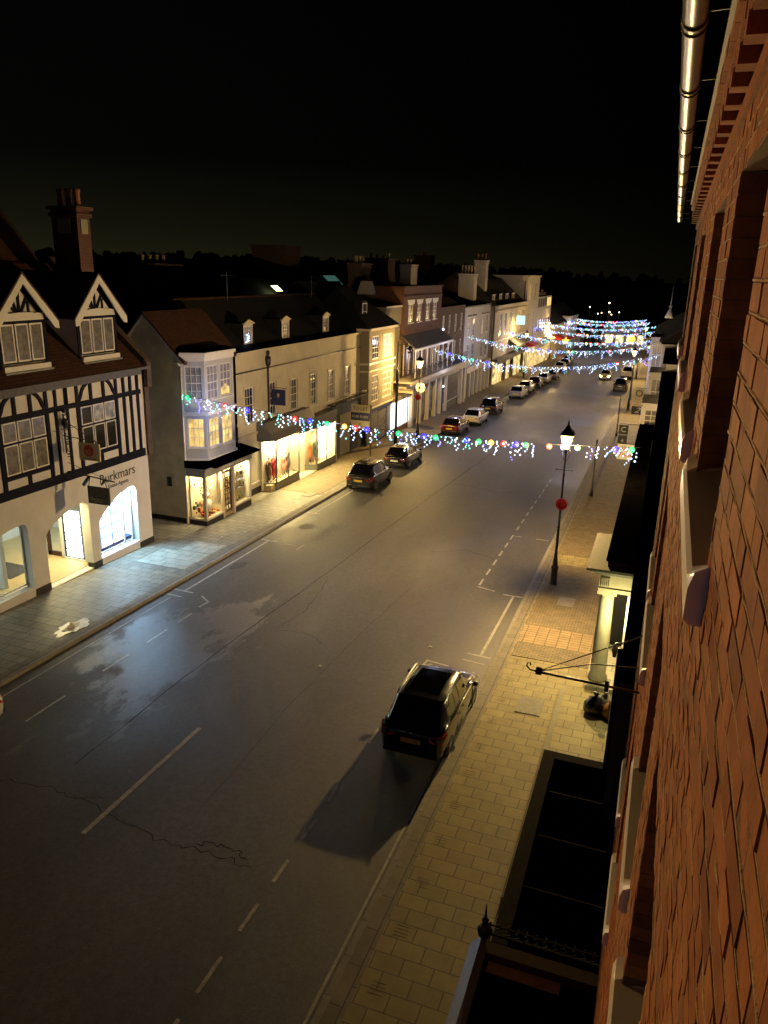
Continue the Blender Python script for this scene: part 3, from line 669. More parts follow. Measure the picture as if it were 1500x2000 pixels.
# ------------------------------------------------------------------ windows
def window(T,u0,u1,z0,z1,cols,rows,fm,gm,parent,w_=-0.10,ft=0.07,bt=0.03,sill=None,sash=True,name='window',depth=0.06):
    """window frame with glazing bars (part), pane (sub-part) and optional sill (sub-part)"""
    b=MB(T); d0,d1=w_-depth,w_
    b.box(u0,u1,d0,d1,z0,z0+ft); b.box(u0,u1,d0,d1,z1-ft,z1); b.box(u0,u0+ft,d0,d1,z0+ft,z1-ft); b.box(u1-ft,u1,d0,d1,z0+ft,z1-ft)
    for i in range(1,cols):
        u=lerp(u0+ft,u1-ft,i/cols); b.box(u-bt/2,u+bt/2,d0+0.01,d1-0.012,z0+ft,z1-ft)
    for j in range(1,rows):
        z=lerp(z0+ft,z1-ft,j/rows); k=1.7 if (sash and j*2==rows) else 1; b.box(u0+ft,u1-ft,d0+0.012,d1-0.010,z-bt/2*k,z+bt/2*k)
    f=b.build(name,fm,parent)
    g=MB(T); g.quad((u0+ft*.5,d0+0.02,z0+ft*.5),(u1-ft*.5,d0+0.02,z0+ft*.5),(u1-ft*.5,d0+0.02,z1-ft*.5),(u0+ft*.5,d0+0.02,z1-ft*.5)); g.build('pane',gm,f)
    if sill:
        s=MB(T); s.box(u0-0.08,u1+0.08,w_-0.02,0.07,z0-0.07,z0-0.002); s.build('sill',sill,f)
    return f
def gable_roof(b,x0,x1,y0,y1,ze,zr,xr,ov=0.15,th=0.12):
    """ridge along y at x=xr; street side eave at x1, back eave at x0"""
    for xa in (x1,x0):
        d=Vector((xa-xr,0,ze-zr)).normalized(); e=(xa+d.x*ov,ze+d.z*ov)
        v=[(xr,y0-ov*.5,zr),(e[0],y0-ov*.5,e[1]),(e[0],y1+ov*.5,e[1]),(xr,y1+ov*.5,zr)]
        b.add(v+[(p[0],p[1],p[2]+th) for p in v],[(0,1,2,3),(4,7,6,5),(0,4,5,1),(1,5,6,2),(2,6,7,3),(3,7,4,0)])
def chimney(parent,x0,x1,y0,y1,z0,z1,m,pots,potm,cap=True,label=None,ph=0.6):
    b=MB(); b.box(x0,x1,y0,y1,z0,z1); 
    if cap: b.box(x0-.08,x1+.08,y0-.08,y1+.08,z1-.42,z1-.26); b.box(x0-.13,x1+.13,y0-.13,y1+.13,z1-.14,z1)
    c=b.build('chimney',m,parent,label)
    for i in range(pots):
        t=(i+.5)/pots
        if x1-x0>y1-y0: px,py=lerp(x0,x1,t),(y0+y1)/2
        else: px,py=(x0+x1)/2,lerp(y0,y1,t)
        p=MB(); p.lathe([(0.15,z1),(0.13,z1+.1),(0.12,z1+ph*.8),(0.15,z1+ph*.85),(0.14,z1+ph),(0.10,z1+ph)],px,py,10); p.build('chimney_pot',potm,c)
    return c
# ------------------------------------------------------------------ A: timber framed estate agents
X=-22.2; T=facL(X); y0,y1=12.5,29.25
A=thing('timber_framed_building','black and white timber framed building with two gabled dormers over a lit arched shop front','building',(X-3,(y0+y1)/2,zg(20)))
ZR=3.86
# ground floor front with round shouldered arches
def arch(u0,u1,zb,zs,zt,lean):   # outline of an arched opening, top leaning up to the right
    r_=0.32; P=[(u0,zb)]
    P+= [(u0,zs-0.25),(u0+0.06,zs-0.08),(u0+0.22,zs+0.08)]
    for k in range(1,8):
        t=k/8; P.append((lerp(u0+0.22,u1-r_,t),lerp(zs+0.08,zt,math.sin(t*PI/2)**0.9)))
    P+=[(u1-r_,zt),(u1-r_*.35,zt-0.05),(u1-0.03,zt-0.17),(u1,zt-0.36),(u1,zb)]
    return P
def arched_wall(b,T,u0,u1,z0f,z1,outs,w_=0.0,dep=0.38):
    """wall strips between and above polygon openings (each P starts and ends at the bottom)"""
    cur=u0
    for P in outs:
        a,c=P[0][0],P[-1][0]; zb=P[0][1]
        b.quad((cur,w_,z0f),(a,w_,z0f),(a,w_,z1),(cur,w_,z1))
        if zb>z0f: b.quad((a,w_,z0f),(c,w_,z0f),(c,w_,zb),(a,w_,zb)); b.quad((a,w_,zb),(c,w_,zb),(c,w_-dep,zb),(a,w_-dep,zb))
        for i in range(len(P)-1):
            p,q=P[i],P[i+1]
            if q[0]-p[0]>1e-4: b.quad((p[0],w_,p[1]),(q[0],w_,q[1]),(q[0],w_,z1),(p[0],w_,z1))
            b.quad((p[0],w_,p[1]),(p[0],w_-dep,p[1]),(q[0],w_-dep,q[1]),(q[0],w_,q[1]))
        cur=c
    b.quad((cur,w_,z0f),(u1,w_,z0f),(u1,w_,z1),(cur,w_,z1))
a1=arch(18.6,21.65,-0.02,1.75,2.65,0); a2=arch(22.5,25.05,-0.42,1.95,2.62,0); a3=arch(25.58,28.22,-0.20,1.60,2.52,0); a0=arch(14.6,17.7,0.05,2.0,2.75,0)
b=MB(T); arched_wall(b,T,y0,y1,-0.95,ZR,[a0,a1,a2,a3])
b.quad((y1,0,-0.95),(y1,-8,-0.95),(y1,-8,7.6),(y1,0,7.6)); b.quad((y0,0,-0.95),(y0,-8,-0.95),(y0,-8,7.6),(y0,0,7.6))
b.quad((y0,0,ZR),(y1,0,ZR),(y1,0,7.75),(y0,0,7.75))
wallA=b.build('wall','render_white',A)
for u0,u1 in ((17.7,18.55),(21.72,22.5),(25.05,25.58),(28.25,29.27)):
    b=MB(T); b.box(u0-0.01,u1+0.01,-0.3,0.02,-0.95,zg((u0+u1)/2)+0.42); b.build('plinth','plinth_dark',A)
# shop interior: floor, back wall, ceiling, window frames, displays
b=MB(T); b.box(y0,y1-0.3,-6,-0.36,-0.6,-0.40); b.build('shop_floor','floor_wood',A)
b=MB(T); b.box(21.9,28.9,-6.2,-6,-0.4,2.9); b.box(y0,21.7,-5.2,-5,-0.4,2.9); b.box(21.7,21.9,-6,-1.6,-0.4,2.9); b.box(y0,y1-0.3,-6,-0.42,2.86,2.98); b.box(28.6,28.9,-6,-0.4,-0.4,2.9); b.build('shop_interior','room_white',A)
b=MB(T); b.box(14.5,21.3,-4.5,-2.0,-0.40,-0.385); b.box(22.6,24.0,-4.5,-2.2,-0.40,-0.385); b.build('door_mat','dark_mat',A)
# porch behind arch 2 : glazed screen set back, right display panel
def screen(T,u0,u1,z0,z1,w_,fm,parent,mull=(),ft=0.07):
    b=MB(T); b.box(u0,u1,w_-.05,w_,z0,z0+ft); b.box(u0,u1,w_-.05,w_,z1-ft,z1)
    for u in (u0,)+tuple(mull)+(u1-ft,): b.box(u,u+ft,w_-.05,w_,z0,z1)
    f=b.build('shop_window',fm,parent); g=MB(T); g.quad((u0,w_-.025,z0),(u1,w_-.025,z0),(u1,w_-.025,z1),(u0,w_-.025,z1)); g.build('pane','glass_clear',f); return f
screen(T,25.6,28.2,-0.16,2.6,-0.30,'paint_white',A,(27.55,))
screen(T,18.6,21.65,0.05,2.7,-0.30,'paint_white',A,())
screen(T,14.6,17.7,0.1,2.75,-0.30,'paint_white',A,())
b=MB(T); b.box(25.58,28.4,-1.3,-0.40,-0.45,-0.20); b.build('window_board','sill_white',A)
# property display cards (white backlit sheets in columns)
def cards(T,u0,z0,ncol,nrow,cw,ch,gap,w_,parent,m='panel_white'):
    for i in range(ncol):
        for j in range(nrow):
            a=u0+i*(cw+gap*1.4); c=z0+j*(ch+gap)
            q=MB(T); q.box(a,a+cw,w_-.015,w_,c,c+ch); q.build('display_card',m,parent)
cards(T,26.2,0.02,2,5,0.66,0.40,0.09,-0.45,A)
TP=Frame(-24.15,25.5,0)
cards(TP,0.12,-0.30,1,6,0.86,0.31,0.06,0.0,A)
b=MB(TP); b.box(-0.12,0.0,-0.02,0.06,-0.5,2.6); b.box(1.15,1.35,-0.02,0.06,-0.5,2.6); b.box(-0.12,1.35,-0.02,0.06,-0.55,-0.36); b.build('display_frame','paint_white',A)
b=MB(TP); b.box(-0.12,1.6,-0.10,-0.06,-0.5,2.7); b.build('display_backing','sign_slate',A)
b=MB(TP); b.box(-0.95,-0.80,-0.1,0.0,-0.5,2.3); b.box(-0.95,-0.15,-0.1,0.0,-0.5,-0.2); b.build('door_frame','brown_door',A)
b=MB(T); b.box(25.6,28.3,-1.3,-0.5,-0.19,0.0); b.build('display_base','navy',A)
b=MB(T); b.box(25.62,25.68,-0.75,-0.68,0,2.5); b.build('display_stand','lead_grey',A)
b=MB(T); b.box(25.7,28.5,-1.30,-1.25,-0.2,2.8); b.build('display_panel','panel_strip',A)
b=MB(T); b.box(19.0,20.9,-3.2,-3.1,0.2,2.2); b.box(15,17,-3.2,-3.1,0.2,2.2); b.build('display_board','render_pale',A)
b=MB(T); b.box(18.9,19.5,-4.2,-3.4,-0.4,0.6); b.box(20.2,20.8,-2.5,-2.0,-0.4,0.35); b.build('desk','brown_door',A)
area('window_light',(X-0.45,26.9,2.45),(0,R(-48),0),0.3,2.2,(0.36,0.68,1.0),1000,A)
area('ceiling_light',(X-3.0,27.0,2.8),(0,0,0),3.0,1.5,(0.62,0.86,1.0),40,A)
area('ceiling_light',(X-0.6,26.9,2.75),(0,R(38),0),0.5,2.3,(0.50,0.80,1.0),75,A)
area('ceiling_light',(X-1.4,24.4,2.8),(0,0,0),0.6,0.6,(1.0,0.80,0.34),120,A)
area('ceiling_light',(X-2.6,19.5,2.8),(0,0,0),1.6,1.6,(0.80,0.95,0.80),40,A)
area('ceiling_light',(X-2.6,16.0,2.8),(0,0,0),1.6,1.6,(0.80,0.95,0.80),30,A)
# timber framing
b=MB(T)
def beam(u0,z0,u1,z1,w_=0.16,d=0.05): 
    n_=Vector((u1-u0,z1-z0)).normalized(); nx,nz=-n_.y*w_/2,n_.x*w_/2
    b.prism([(u0+nx,0.002,z0+nz),(u0-nx,0.002,z0-nz),(u1-nx,0.002,z1-nz),(u1+nx,0.002,z1+nz)],(0,d,0))
def vb(u,z0,z1,w_=0.15,d=0.05): b.box(u-w_/2,u+w_/2,0.002,d,z0,z1)
def hb(u0,u1,z,h=0.2,d=0.056): b.box(u0,u1,0.002,d,z-h/2,z+h/2)
hb(y0,29.0,ZR+0.07,0.34,0.10); hb(y0,29.0,6.72,0.20); hb(y0,29.0,7.66,0.16,0.08)
def bay(u0):     # one repeat of the framing: six-light window with braces each side
    # window u0..u0+2.2
    vb(u0-0.09,4.0,6.65,0.18); vb(u0+2.29,4.0,6.65,0.18); hb(u0-0.1,u0+2.3,4.50,0.12); vb(u0+1.1,4.0,4.5,0.16)
    for k,uu in enumerate((u0-0.1,u0+0.72,u0+1.5,u0+2.3)): vb(uu,6.8,7.6,0.16)
    for s,uu in ((1,u0-0.1),(-1,u0+2.3)):
        P=[(uu+s*0.08,6.85),(uu+s*0.20,7.0),(uu+s*0.28,7.2),(uu+s*0.42,7.38),(uu+s*0.72,7.58)]
        for p,q in zip(P[:-1],P[1:]): beam(p[0],p[1],q[0],q[1],0.14)
for u0 in (20.95,25.05): bay(u0)
bay(16.9)
for u in (23.72,24.35): vb(u,4.0,6.65,0.13)
for u in (23.75,24.3,24.85-.5): vb(u,6.8,7.6,0.13)
for u in (27.85,28.32,28.8): vb(u,4.0,7.6,0.16)
for u in (19.6,20.2): vb(u,4.0,7.6,0.14)
b.build('timber_frame','timber_black',A)
b=MB(T); b.box(y0,29.0,0.1,0.16,7.50,7.70); b.box(y0,29.4,0.16,0.34,7.72,7.84); b.build('gutter','timber_weathered',A)
for u0,gm in ((20.95,'glass_curtain'),(25.05,'glass_dark'),(16.9,'glass_dark')):
    for i in range(3):
        a=u0+0.05+i*0.72
        window(T,a,a+0.66,5.82,6.58,1,1,'paint_white','win_reflect_glow' if (gm=='glass_dark' and i>0 and u0>24) else gm,A,w_=0.03,ft=0.05,depth=0.03)
        window(T,a,a+0.66,4.62,5.74,1,1,'paint_white',gm,A,w_=0.03,ft=0.05,depth=0.03)
    q=MB(T); q.box(u0-0.02,u0+2.22,0.0,0.012,4.56,6.64); q.build('window_surround','timber_black',A)
# roof
b=MB(); b.prism([(X+0.15,y0,7.78),(X-4.6,y0,12.0),(X-4.6,y0,12.14),(X+0.25,y0,7.86)],(0,y1-y0-0.15,0)); b.prism([(X-4.6,y0,12.0),(X-9,y0,7.8),(X-9,y0,7.95),(X-4.6,y0,12.14)],(0,y1-y0-0.15,0)); b.build('roof','tile_red',A)
b=MB(); b.prism([(X-9,y1-.02,7.0),(X+0.1,y1-.02,7.0),(X+0.1,y1-.02,7.9),(X-4.6,y1-.02,12.1),(X-9,y1-.02,8.0)],(0,0.04,0))
b.prism([(X+0.22,y1-0.05,7.5),(X+0.22,y1-0.05,8.15),(X-4.6,y1-0.05,12.45),(X-4.6,y1-0.05,12.1)],(0,0.34,0))
b.box(X-0.3,X+0.10,y1-0.02,y1+0.28,3.7,8.2); b.box(X-0.3,X+0.30,y1-0.02,y1+0.28,6.9,8.05); b.build('party_wall','brick_brown',A)
# dormers
def dormer(uc,hw=1.15):
    zb,zt,zp=8.38,10.15,11.55; Xd=X-0.45
    Td=facL(Xd)
    b=MB(Td); b.poly([(uc-hw,0,zb),(uc+hw,0,zb),(uc+hw,0,zt),(uc,0,zp),(uc-hw,0,zt)])
    for s in (-1,1):
        b.poly([(uc+s*hw,0,zb-0.3),(uc+s*hw,-2.1,zt),(uc+s*hw,0,zt)])
    d=b.build('dormer','render_white',A)
    b=MB(Td)   # black timbering in the gable
    def bb(u0,z0,u1,z1,w_): 
        n_=Vector((u1-u0,z1-z0)).normalized(); nx,nz=-n_.y*w_/2,n_.x*w_/2
        b.prism([(u0+nx,0.003,z0+nz),(u0-nx,0.003,z0-nz),(u1-nx,0.003,z1-nz),(u1+nx,0.003,z1+nz)],(0,0.05,0))
    for (p,q,r_,s_,w_) in ((0,10.35,0,11.2,0.10),(-0.05,10.35,-0.6,10.75,0.09),(0.05,10.35,0.42,10.95,0.10),(-0.1,10.35,-0.28,10.85,0.08),(0.45,10.35,0.45,10.8,0.09),(-hw,10.2,0,11.5,0.14),(hw,10.2,0,11.5,0.14)): bb(uc+p,q,uc+r_,s_,w_)
    bb(uc-hw,8.4,uc-hw,10.2,0.12); bb(uc+hw,8.4,uc+hw,10.2,0.12); bb(uc-hw,10.08,uc+hw,10.08,0.12)
    b.box(uc-hw,uc+hw,0.002,0.012,8.55,10.1)
    b.build('dormer_timbers','timber_black',d)
    for s in (-1,1):   # bargeboards
        b=MB(Td)
        P=[(uc,0.30,zp+0.28),(uc+s*(hw+0.42),0.30,zt-0.30),(uc+s*(hw+0.42),0.30,zt-0.02-0.0),(uc,0.30,zp+0.02)]
        P=[(uc,0.30,zp+0.22),(uc+s*(hw+0.45),0.30,zt-0.12),(uc+s*(hw+0.45),0.30,zt-0.38),(uc+s*(hw+0.25),0.30,zt-0.36),(uc,0.30,zp-0.12)]
        b.prism(P,(0,0.06,0)); b.build('bargeboard','paint_white',d)
    b=MB(Td); b.prism([(uc-hw+.1,0.06,10.12),(uc+hw-.1,0.06,10.12),(uc+hw-.1,0.06,10.36),(uc,0.06,10.42),(uc-hw+.1,0.06,10.36)],(0,0.10,0))
    b.build('tie_board','paint_white',d)
    b=MB(Td); b.box(uc-hw,uc+hw,0.0,0.2,8.22,8.5); b.build('dormer_sill','paint_white',d)
    b=MB(Td); b.box(uc-hw-.05,uc+hw+.05,0.03,0.28,8.08,8.30); b.box(uc-hw-.2,uc+hw+.2,0.25,0.40,7.98,8.06); b.build('apron','lead_grey',d)
    for i in range(3):
        a=uc-hw+0.12+i*0.71
        window(Td,a,a+0.64,8.62,10.0,1,1,'paint_white','glass_curtain',A,w_=0.05,ft=0.06,depth=0.03)
    b=MB(Td)
    for s in (-1,1):
        v=[(uc,0.36,zp+0.24),(uc+s*(hw+0.47),0.36,zt-0.12),(uc+s*(hw+0.47),-2.3,zt-0.12),(uc,-4.0,zp+0.24)]
        b.add(v+[(p[0],p[1],p[2]+0.08) for p in v],[(0,1,2,3),(4,5,6,7),(0,1,5,4),(1,2,6,5),(0,3,7,4)])
    b.build('dormer_roof','tile_red',d)
for uc in (27.02,22.9,18.8): dormer(uc)
chimney(A,X-3.4,X-2.05,28.3,29.1,9.0,14.5,'brick_red',3,'chimney_pot',ph=0.72)
b=MB(); b.box(X-3.05,X-2.4,28.26,28.30,13.4,14.0); b.build('chimney_panel','stone',A); b=MB(); b.box(X-2.05,X-2.02,28.5,28.92,13.4,14.0); b.build('chimney_panel','stone',A)
# second range behind with its gable
b=MB(); b.prism([(-27.5,14,11),(-34,14,11),(-31.0,14,13.75)],(0,14,0)); b.build('rear_roof','roof_slates',A)
b=MB(); b.prism([(-26.6,24.0,11.6),(-31.5,24.0,11.6),(-29.0,24.0,14.45)],(0,5.0,0)); b.build('rear_gable','tile_red',A)
fl=thing('floodlight','small unseen orange floodlight under the eaves of the timber framed building, aimed across the street','floodlight',(X+0.35,13.2,7.1))  # unseen source put in to account for the orange light on the brick wall
b=MB(); b.box(X+0.25,X+0.5,13.0,13.4,6.95,7.25); b.build('housing','cast_iron',fl)
b=MB(); b.box(X+0.5,X+0.51,13.03,13.37,6.98,7.22); b.build('lamp_face','flood_face',fl)
b=MB(); b.bar((X,13.2,7.1),(X+0.3,13.2,7.1),0.05,0.05); b.build('bracket','cast_iron',fl)
L=bpy.data.lights.new('flood_beam','SPOT'); L.color=(1.0,0.56,0.18); L.energy=5600; L.spot_size=R(36); L.spot_blend=0.8; L.shadow_soft_size=0.12
o=bpy.data.objects.new('flood_beam',L); C.objects.link(o); o.parent=fl; o.location=(0.3,0,0)
o.rotation_euler=(Vector((0.18,4.2,9.6))-Vector((X+0.65,13.2,7.1))).to_track_quat('-Z','Y').to_euler()
# lettering
text('shop_lettering','Burkmars',(X+0.012,27.05,3.28),FX,0.62,'sign_text_dark',A); text('shop_lettering','Estate Agents',(X+0.012,27.05,2.88),FX,0.25,'sign_text_dark',A)
# hanging signs on brackets
s=thing('hanging_sign','cream hanging sign with a round red emblem on the timber framed front','sign',(X,24.0,5.0))
b=MB(); b.box(-21.45,-20.45,23.97,24.03,4.72,5.42); b.build('board','sign_cream',s)
b=MB(); b.disc((-20.97,23.955,5.12),0.235,'y',0.012,24); b.build('emblem','sign_red',s)
b=MB(); b.tube([(-21.12,23.95,5.10),(-20.97,23.95,5.13),(-20.82,23.95,5.10)],0.012,5); b.tube([(-21.08,23.95,5.04),(-20.97,23.95,5.01),(-20.86,23.95,5.04)],0.012,5); b.build('emblem_stroke','sign_cream',s)
b=MB(); b.box(-21.3,-20.62,23.962,23.97,4.79,4.815); b.build('small_print','cloth_green',s)
b=MB(); b.bar((-22.2,24,5.62),(-20.3,24,5.5),0.03,0.03); b.bar((-22.2,24,6.3),(-20.6,24,5.52),0.02,0.02); b.bar((-21.3,24,5.55),(-21.3,24,5.4),.02,.02); b.bar((-20.6,24,5.5),(-20.6,24,5.4),.02,.02); b.build('bracket','cast_iron',s)
s=thing('hanging_sign','dark slate hanging sign on an iron bracket over the arched shop entrance','sign',(X,24.1,3.2))
b=MB(); b.box(-21.30,-20.25,24.07,24.13,2.90,3.62); b.build('board','sign_slate',s); text('board_text','Burkmars',(-20.78,24.06,3.12),FY,0.19,'sign_text_light',s); text('board_text','ESTATE AGENTS',(-20.78,24.06,3.0),FY,0.06,'sign_text_light',s)
b=MB(); b.bar((-22.2,24.1,4.12),(-19.95,24.1,3.92),0.04,0.04); b.bar((-22.2,24.1,4.5),(-20.3,24.1,3.98),0.015,0.015); b.bar((-21.15,24.1,4.0),(-21.25,24.1,3.6),.02,.02); b.bar((-20.45,24.1,3.95),(-20.35,24.1,3.6),.02,.02)
b.prism([(-20.5,24.05,3.95),(-20.35,24.05,3.95),(-20.6,24.05,3.7)],(0,0.1,0)); b.bar((-21.2,24.1,3.98),(-21.5,24.1,3.62),0.09,0.12); b.build('bracket','cast_iron',s)
# wrought iron figure bracket between the windows
b=MB(); random.seed(9)
b.bar((-22.1,24.0,4.9),(-22.1,24.0,6.5),0.05,0.05)
for k in range(16):
    z=4.75+k*0.12; a=k*1.3; b.tube([(-22.08,24.0,z),(-21.98+0.05*math.sin(a),24.0+0.14*math.cos(a),z+0.05),(-22.05,24.0+0.04*math.sin(a),z+0.13)],0.02,5)
b.ball((-22.05,24.0,6.62),0.09); b.ball((-22.05,24.0,6.15),0.13,8,5,1.4); b.bar((-22.1,23.4,5.9),(-22.0,24.6,5.9),0.02,0.02)
tag(b.build('iron_ornament','cast_iron'),'wrought iron figure bracket fixed between the timber framed windows','ornament')
# ------------------------------------------------------------------ mannequins and shop goods
def mannequin(loc,colors,label,rot=0.0,h=1.55,arm=0.3):
    t=thing('mannequin',label,'mannequin',(0,0,0),'mannequins in the lit clothes shop windows')
    k=h/1.55
    b=MB(); b.lathe([(0.01,0.0),(0.16,0.01),(0.16,0.03),(0.02,0.04),(0.02,0.3)],0,0,12); b.build('stand','chrome',t)
    b=MB(); b.lathe([(0.10*k,0.30*k),(0.16*k,0.5*k),(0.17*k,0.72*k),(0.155*k,0.86*k),(0.115*k,1.0*k),(0.14*k,1.14*k),(0.165*k,1.26*k),(0.13*k,1.34*k),(0.05*k,1.38*k)],0,0,14)
    b.tube([(0.15*k,0,1.29*k),(0.22*k,0.02,1.05*k),(0.20*k,0.10*arm,0.80*k)],[0.055*k,0.05*k,0.04*k],7); b.tube([(-0.15*k,0,1.29*k),(-0.23*k,0.02,1.08*k),(-0.17*k,0.25*arm,0.86*k)],[0.055*k,0.05*k,0.04*k],7)
    b.build('coat','cloth_'+colors[0],t)
    b=MB(); b.tube([(0.07*k,0,0.5*k),(0.08*k,0,0.05)],[0.07*k,0.045*k],7); b.tube([(-0.07*k,0,0.5*k),(-0.08*k,0,0.05)],[0.07*k,0.045*k],7); b.build('trousers','cloth_'+colors[1],t)
    b=MB(); b.tube([(0,0,1.36*k),(0,0,1.45*k)],0.045*k,8); b.ball((0,-0.01,1.54*k),0.085*k,10,7,1.25); b.build('head','skin_dummy',t)
    t.location=loc; t.rotation_euler=(0,0,rot); return t
def goods(parent,T,u0,u1,w0,w1,z0,z1,n_,cols,seed,smin=0.05,smax=0.16,name='display_goods'):
    """small wrapped goods, bowls and cards standing on the display floor / shelf; one mesh per colour heap"""
    random.seed(seed)
    for c in cols:
        b=MB(T)
        for k in range(n_):
            u=random.uniform(u0,u1); w_=random.uniform(w0,w1); s=random.uniform(smin,smax); z=z0+random.random()**2*(z1-z0)
            r_=random.random()
            if r_<.4: b.box(u-s/2,u+s/2,w_-s/2,w_+s/2,z,z+s*random.uniform(.5,1.6))
            else: b.ball((u,w_,z+s*.5),s*.55,7,5,random.uniform(.6,1.4))
        struct(b.build(name,'cloth_'+c,parent),'stuff')
# ------------------------------------------------------------------ B: white bay house with the gift shop
XB=-22.4; B=thing('bay_fronted_house','tall cream house with a white two-storey bay over a lit gift shop, red tiled roof','building',(-24.4,35,zg(35)))
b=MB()
b.poly([(XB,32.6,-1.0),(XB,32.6,7.75),(-24.4,32.6,9.86),(-26.4,32.6,7.75),(-30,32.6,7.75),(-30,32.6,-1.0)])
b.quad((XB,32.6,-1.0),(XB,37.4,-1.1),(XB,37.4,7.7),(XB,32.6,7.75)); b.poly([(XB,37.4,-1),(XB,37.4,7.75),(-24.4,37.4,9.86),(-26.4,37.4,7.75),(-26.4,37.4,-1)])
b.build('wall','render_stained',B)
b=MB(); b.box(-30,XB+0.02,32.56,32.62,-1.1,-0.45); b.build('plinth','plinth_dark',B)
b=MB(); gable_roof(b,-26.4,XB+0.1,32.6,37.6,7.72,9.88,-24.4,0.25); b.build('roof','tile_red',B)
b=MB(); b.bar((XB+0.15,32.52,7.6),(-24.4,32.52,9.84),0.05,0.13); b.bar((-24.4,32.52,9.84),(-26.4,32.52,7.7),0.05,0.13); b.build('bargeboard','paint_white',B)
b=MB(); b.tube([(XB+0.02,32.5,7.4),(XB+0.02,32.5,-0.6)],0.05,8); b.tube([(XB+0.02,32.5,7.5),(XB-0.3,32.5,7.7)],0.05,8); b.build('downpipe','paint_white',B)
b=MB(); b.box(XB-1.35,XB-1.31,32.55,32.6,1.1,1.9); b.box(XB-0.85,XB-0.81,32.55,32.6,1.1,1.9); b.box(XB-1.35,XB-0.81,32.55,32.6,1.88,1.92); b.build('wall_trim','render_cream',B); b=MB(); b.box(XB-1.2,XB-0.95,32.56,32.6,1.2,1.7); b.build('vent_grille','plinth_dark',B)
bayp=[(XB,32.63),(-21.42,33.12),(-21.40,35.85),(XB,36.45)]
def baystorey(z0,z1,wins,m='render_pale'):
    for i in range(3):
        T,L=fac2(bayp[i],bayp[i+1]); ws=wins[i]; b=MB(T); b.wall(0,L,z0,z1,[(a,c,zb,zt) for a,c,zb,zt,_,_,_ in ws],0,0.12); b.build('bay_wall',m,B)
        for a,c,zb,zt,co,ro,g in ws: window(T,a,c,zb,zt,co,ro,'paint_white',g,B,w_=-0.02,ft=0.05,bt=0.025,sill='paint_white')
baystorey(5.15,7.95,[[(0.12,0.98,5.78,7.45,3,4,'glass_pale')],[(0.22,1.22,5.75,7.45,3,4,'glass_pale'),(1.45,2.5,5.75,7.45,3,4,'glass_pale')],[]])
baystorey(2.75,5.15,[[(0.15,0.98,3.35,4.85,3,3,'win_warm')],[(0.22,1.2,3.30,4.80,3,4,'win_warm'),(1.45,2.5,3.25,4.78,3,4,'win_warm')],[]])
b=MB()
def baycap(b,z0,z1,o): 
    P=[(XB,32.63-o*1.2),(-21.42+o,33.12-o*.6),(-21.40+o,35.85+o*.6),(XB,36.45+o)]
    b.prism([(p[0],p[1],z0) for p in P],(0,0,z1-z0))
baycap(b,7.95,8.12,0.14); baycap(b,7.70,7.95,0.05); b.build('cornice','paint_white',B)
b=MB(); baycap(b,5.08,5.20,0.14); baycap(b,4.98,5.085,0.06); b.build('bay_moulding','paint_white',B); b=MB(); baycap(b,2.68,2.78,0.08); b.build('bay_moulding','paint_white',B)
b=MB(); baycap(b,8.12,8.2,0.05); b.build('bay_roof','felt_black',B)
q=MB(fac2(bayp[1],bayp[2])[0]); q.poly([(1.55,-.045,5.85),(2.35,-.045,5.85),(2.35,-.045,6.15),(1.95,-.045,6.42),(1.55,-.045,6.15)]); q.build('lit_blind','win_warm',B)
# shop canopy
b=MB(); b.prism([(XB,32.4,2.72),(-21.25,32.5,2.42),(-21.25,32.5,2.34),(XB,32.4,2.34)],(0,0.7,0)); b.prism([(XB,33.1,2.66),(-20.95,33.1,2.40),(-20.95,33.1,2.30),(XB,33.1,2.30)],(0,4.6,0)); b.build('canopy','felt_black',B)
b=MB(); b.box(XB,-21.22,32.42,37.25,1.92,2.32); b.box(-21.24,-21.15,32.42,37.3,2.22,2.30); b.build('fascia','fascia_grey',B)
text('fascia_text','COTTAGE GIFTS',(-21.215,35.0,2.1),FX,0.26,'sign_white',B,font_scale_x=1.2)
# shop front X=-21.3, y 32.5..37.2
XS=-21.3; T=facL(XS)
b=MB(T); b.box(32.52,34.25,-0.12,0.02,-1.05,-0.42); b.build('stall_riser','plinth_dark',B); b=MB(T); b.box(35.35,37.15,-0.12,0.02,-1.1,-0.42); b.build('stall_riser','plinth_dark',B)
b=MB(); b.box(XB,XS,32.50,32.60,-1.05,-0.42); b.build('stall_riser','plinth_dark',B)
b=MB(T); b.box(32.5,34.3,-0.1,0.07,-0.42,-0.32); b.box(35.35,37.2,-0.1,0.07,-0.42,-0.32)
for u in (32.55,34.2,35.32,37.08): b.box(u-0.07,u+0.07,-0.1,0.04,-0.32,1.95)
b.box(34.13,34.27,-0.1,0.04,-0.95,-0.3); b.box(35.25,35.39,-0.1,0.04,-0.95,-0.3)
b.build('shop_frame','paint_cream',B)
b=MB(); b.box(XB,XS,32.48,32.58,-0.42,-0.32); b.box(XB-0.02,XB+0.08,32.5,32.58,-0.42,1.95); b.box(XB-.02,XB+.06,32.4,32.5,-0.9,2.3); b.build('shop_frame','paint_cream',B)
g=MB(T); g.quad((32.55,-.05,-.35),(34.2,-.05,-.35),(34.2,-.05,1.95),(32.55,-.05,1.95)); g.quad((35.35,-.05,-.35),(37.1,-.05,-.35),(37.1,-.05,1.95),(35.35,-.05,1.95)); g.build('shop_glass','glass_clear',B)
g=MB(); g.quad((XB,32.55,-.35),(XS,32.55,-.35),(XS,32.55,1.95),(XB,32.55,1.95)); g.build('shop_glass','glass_clear',B)
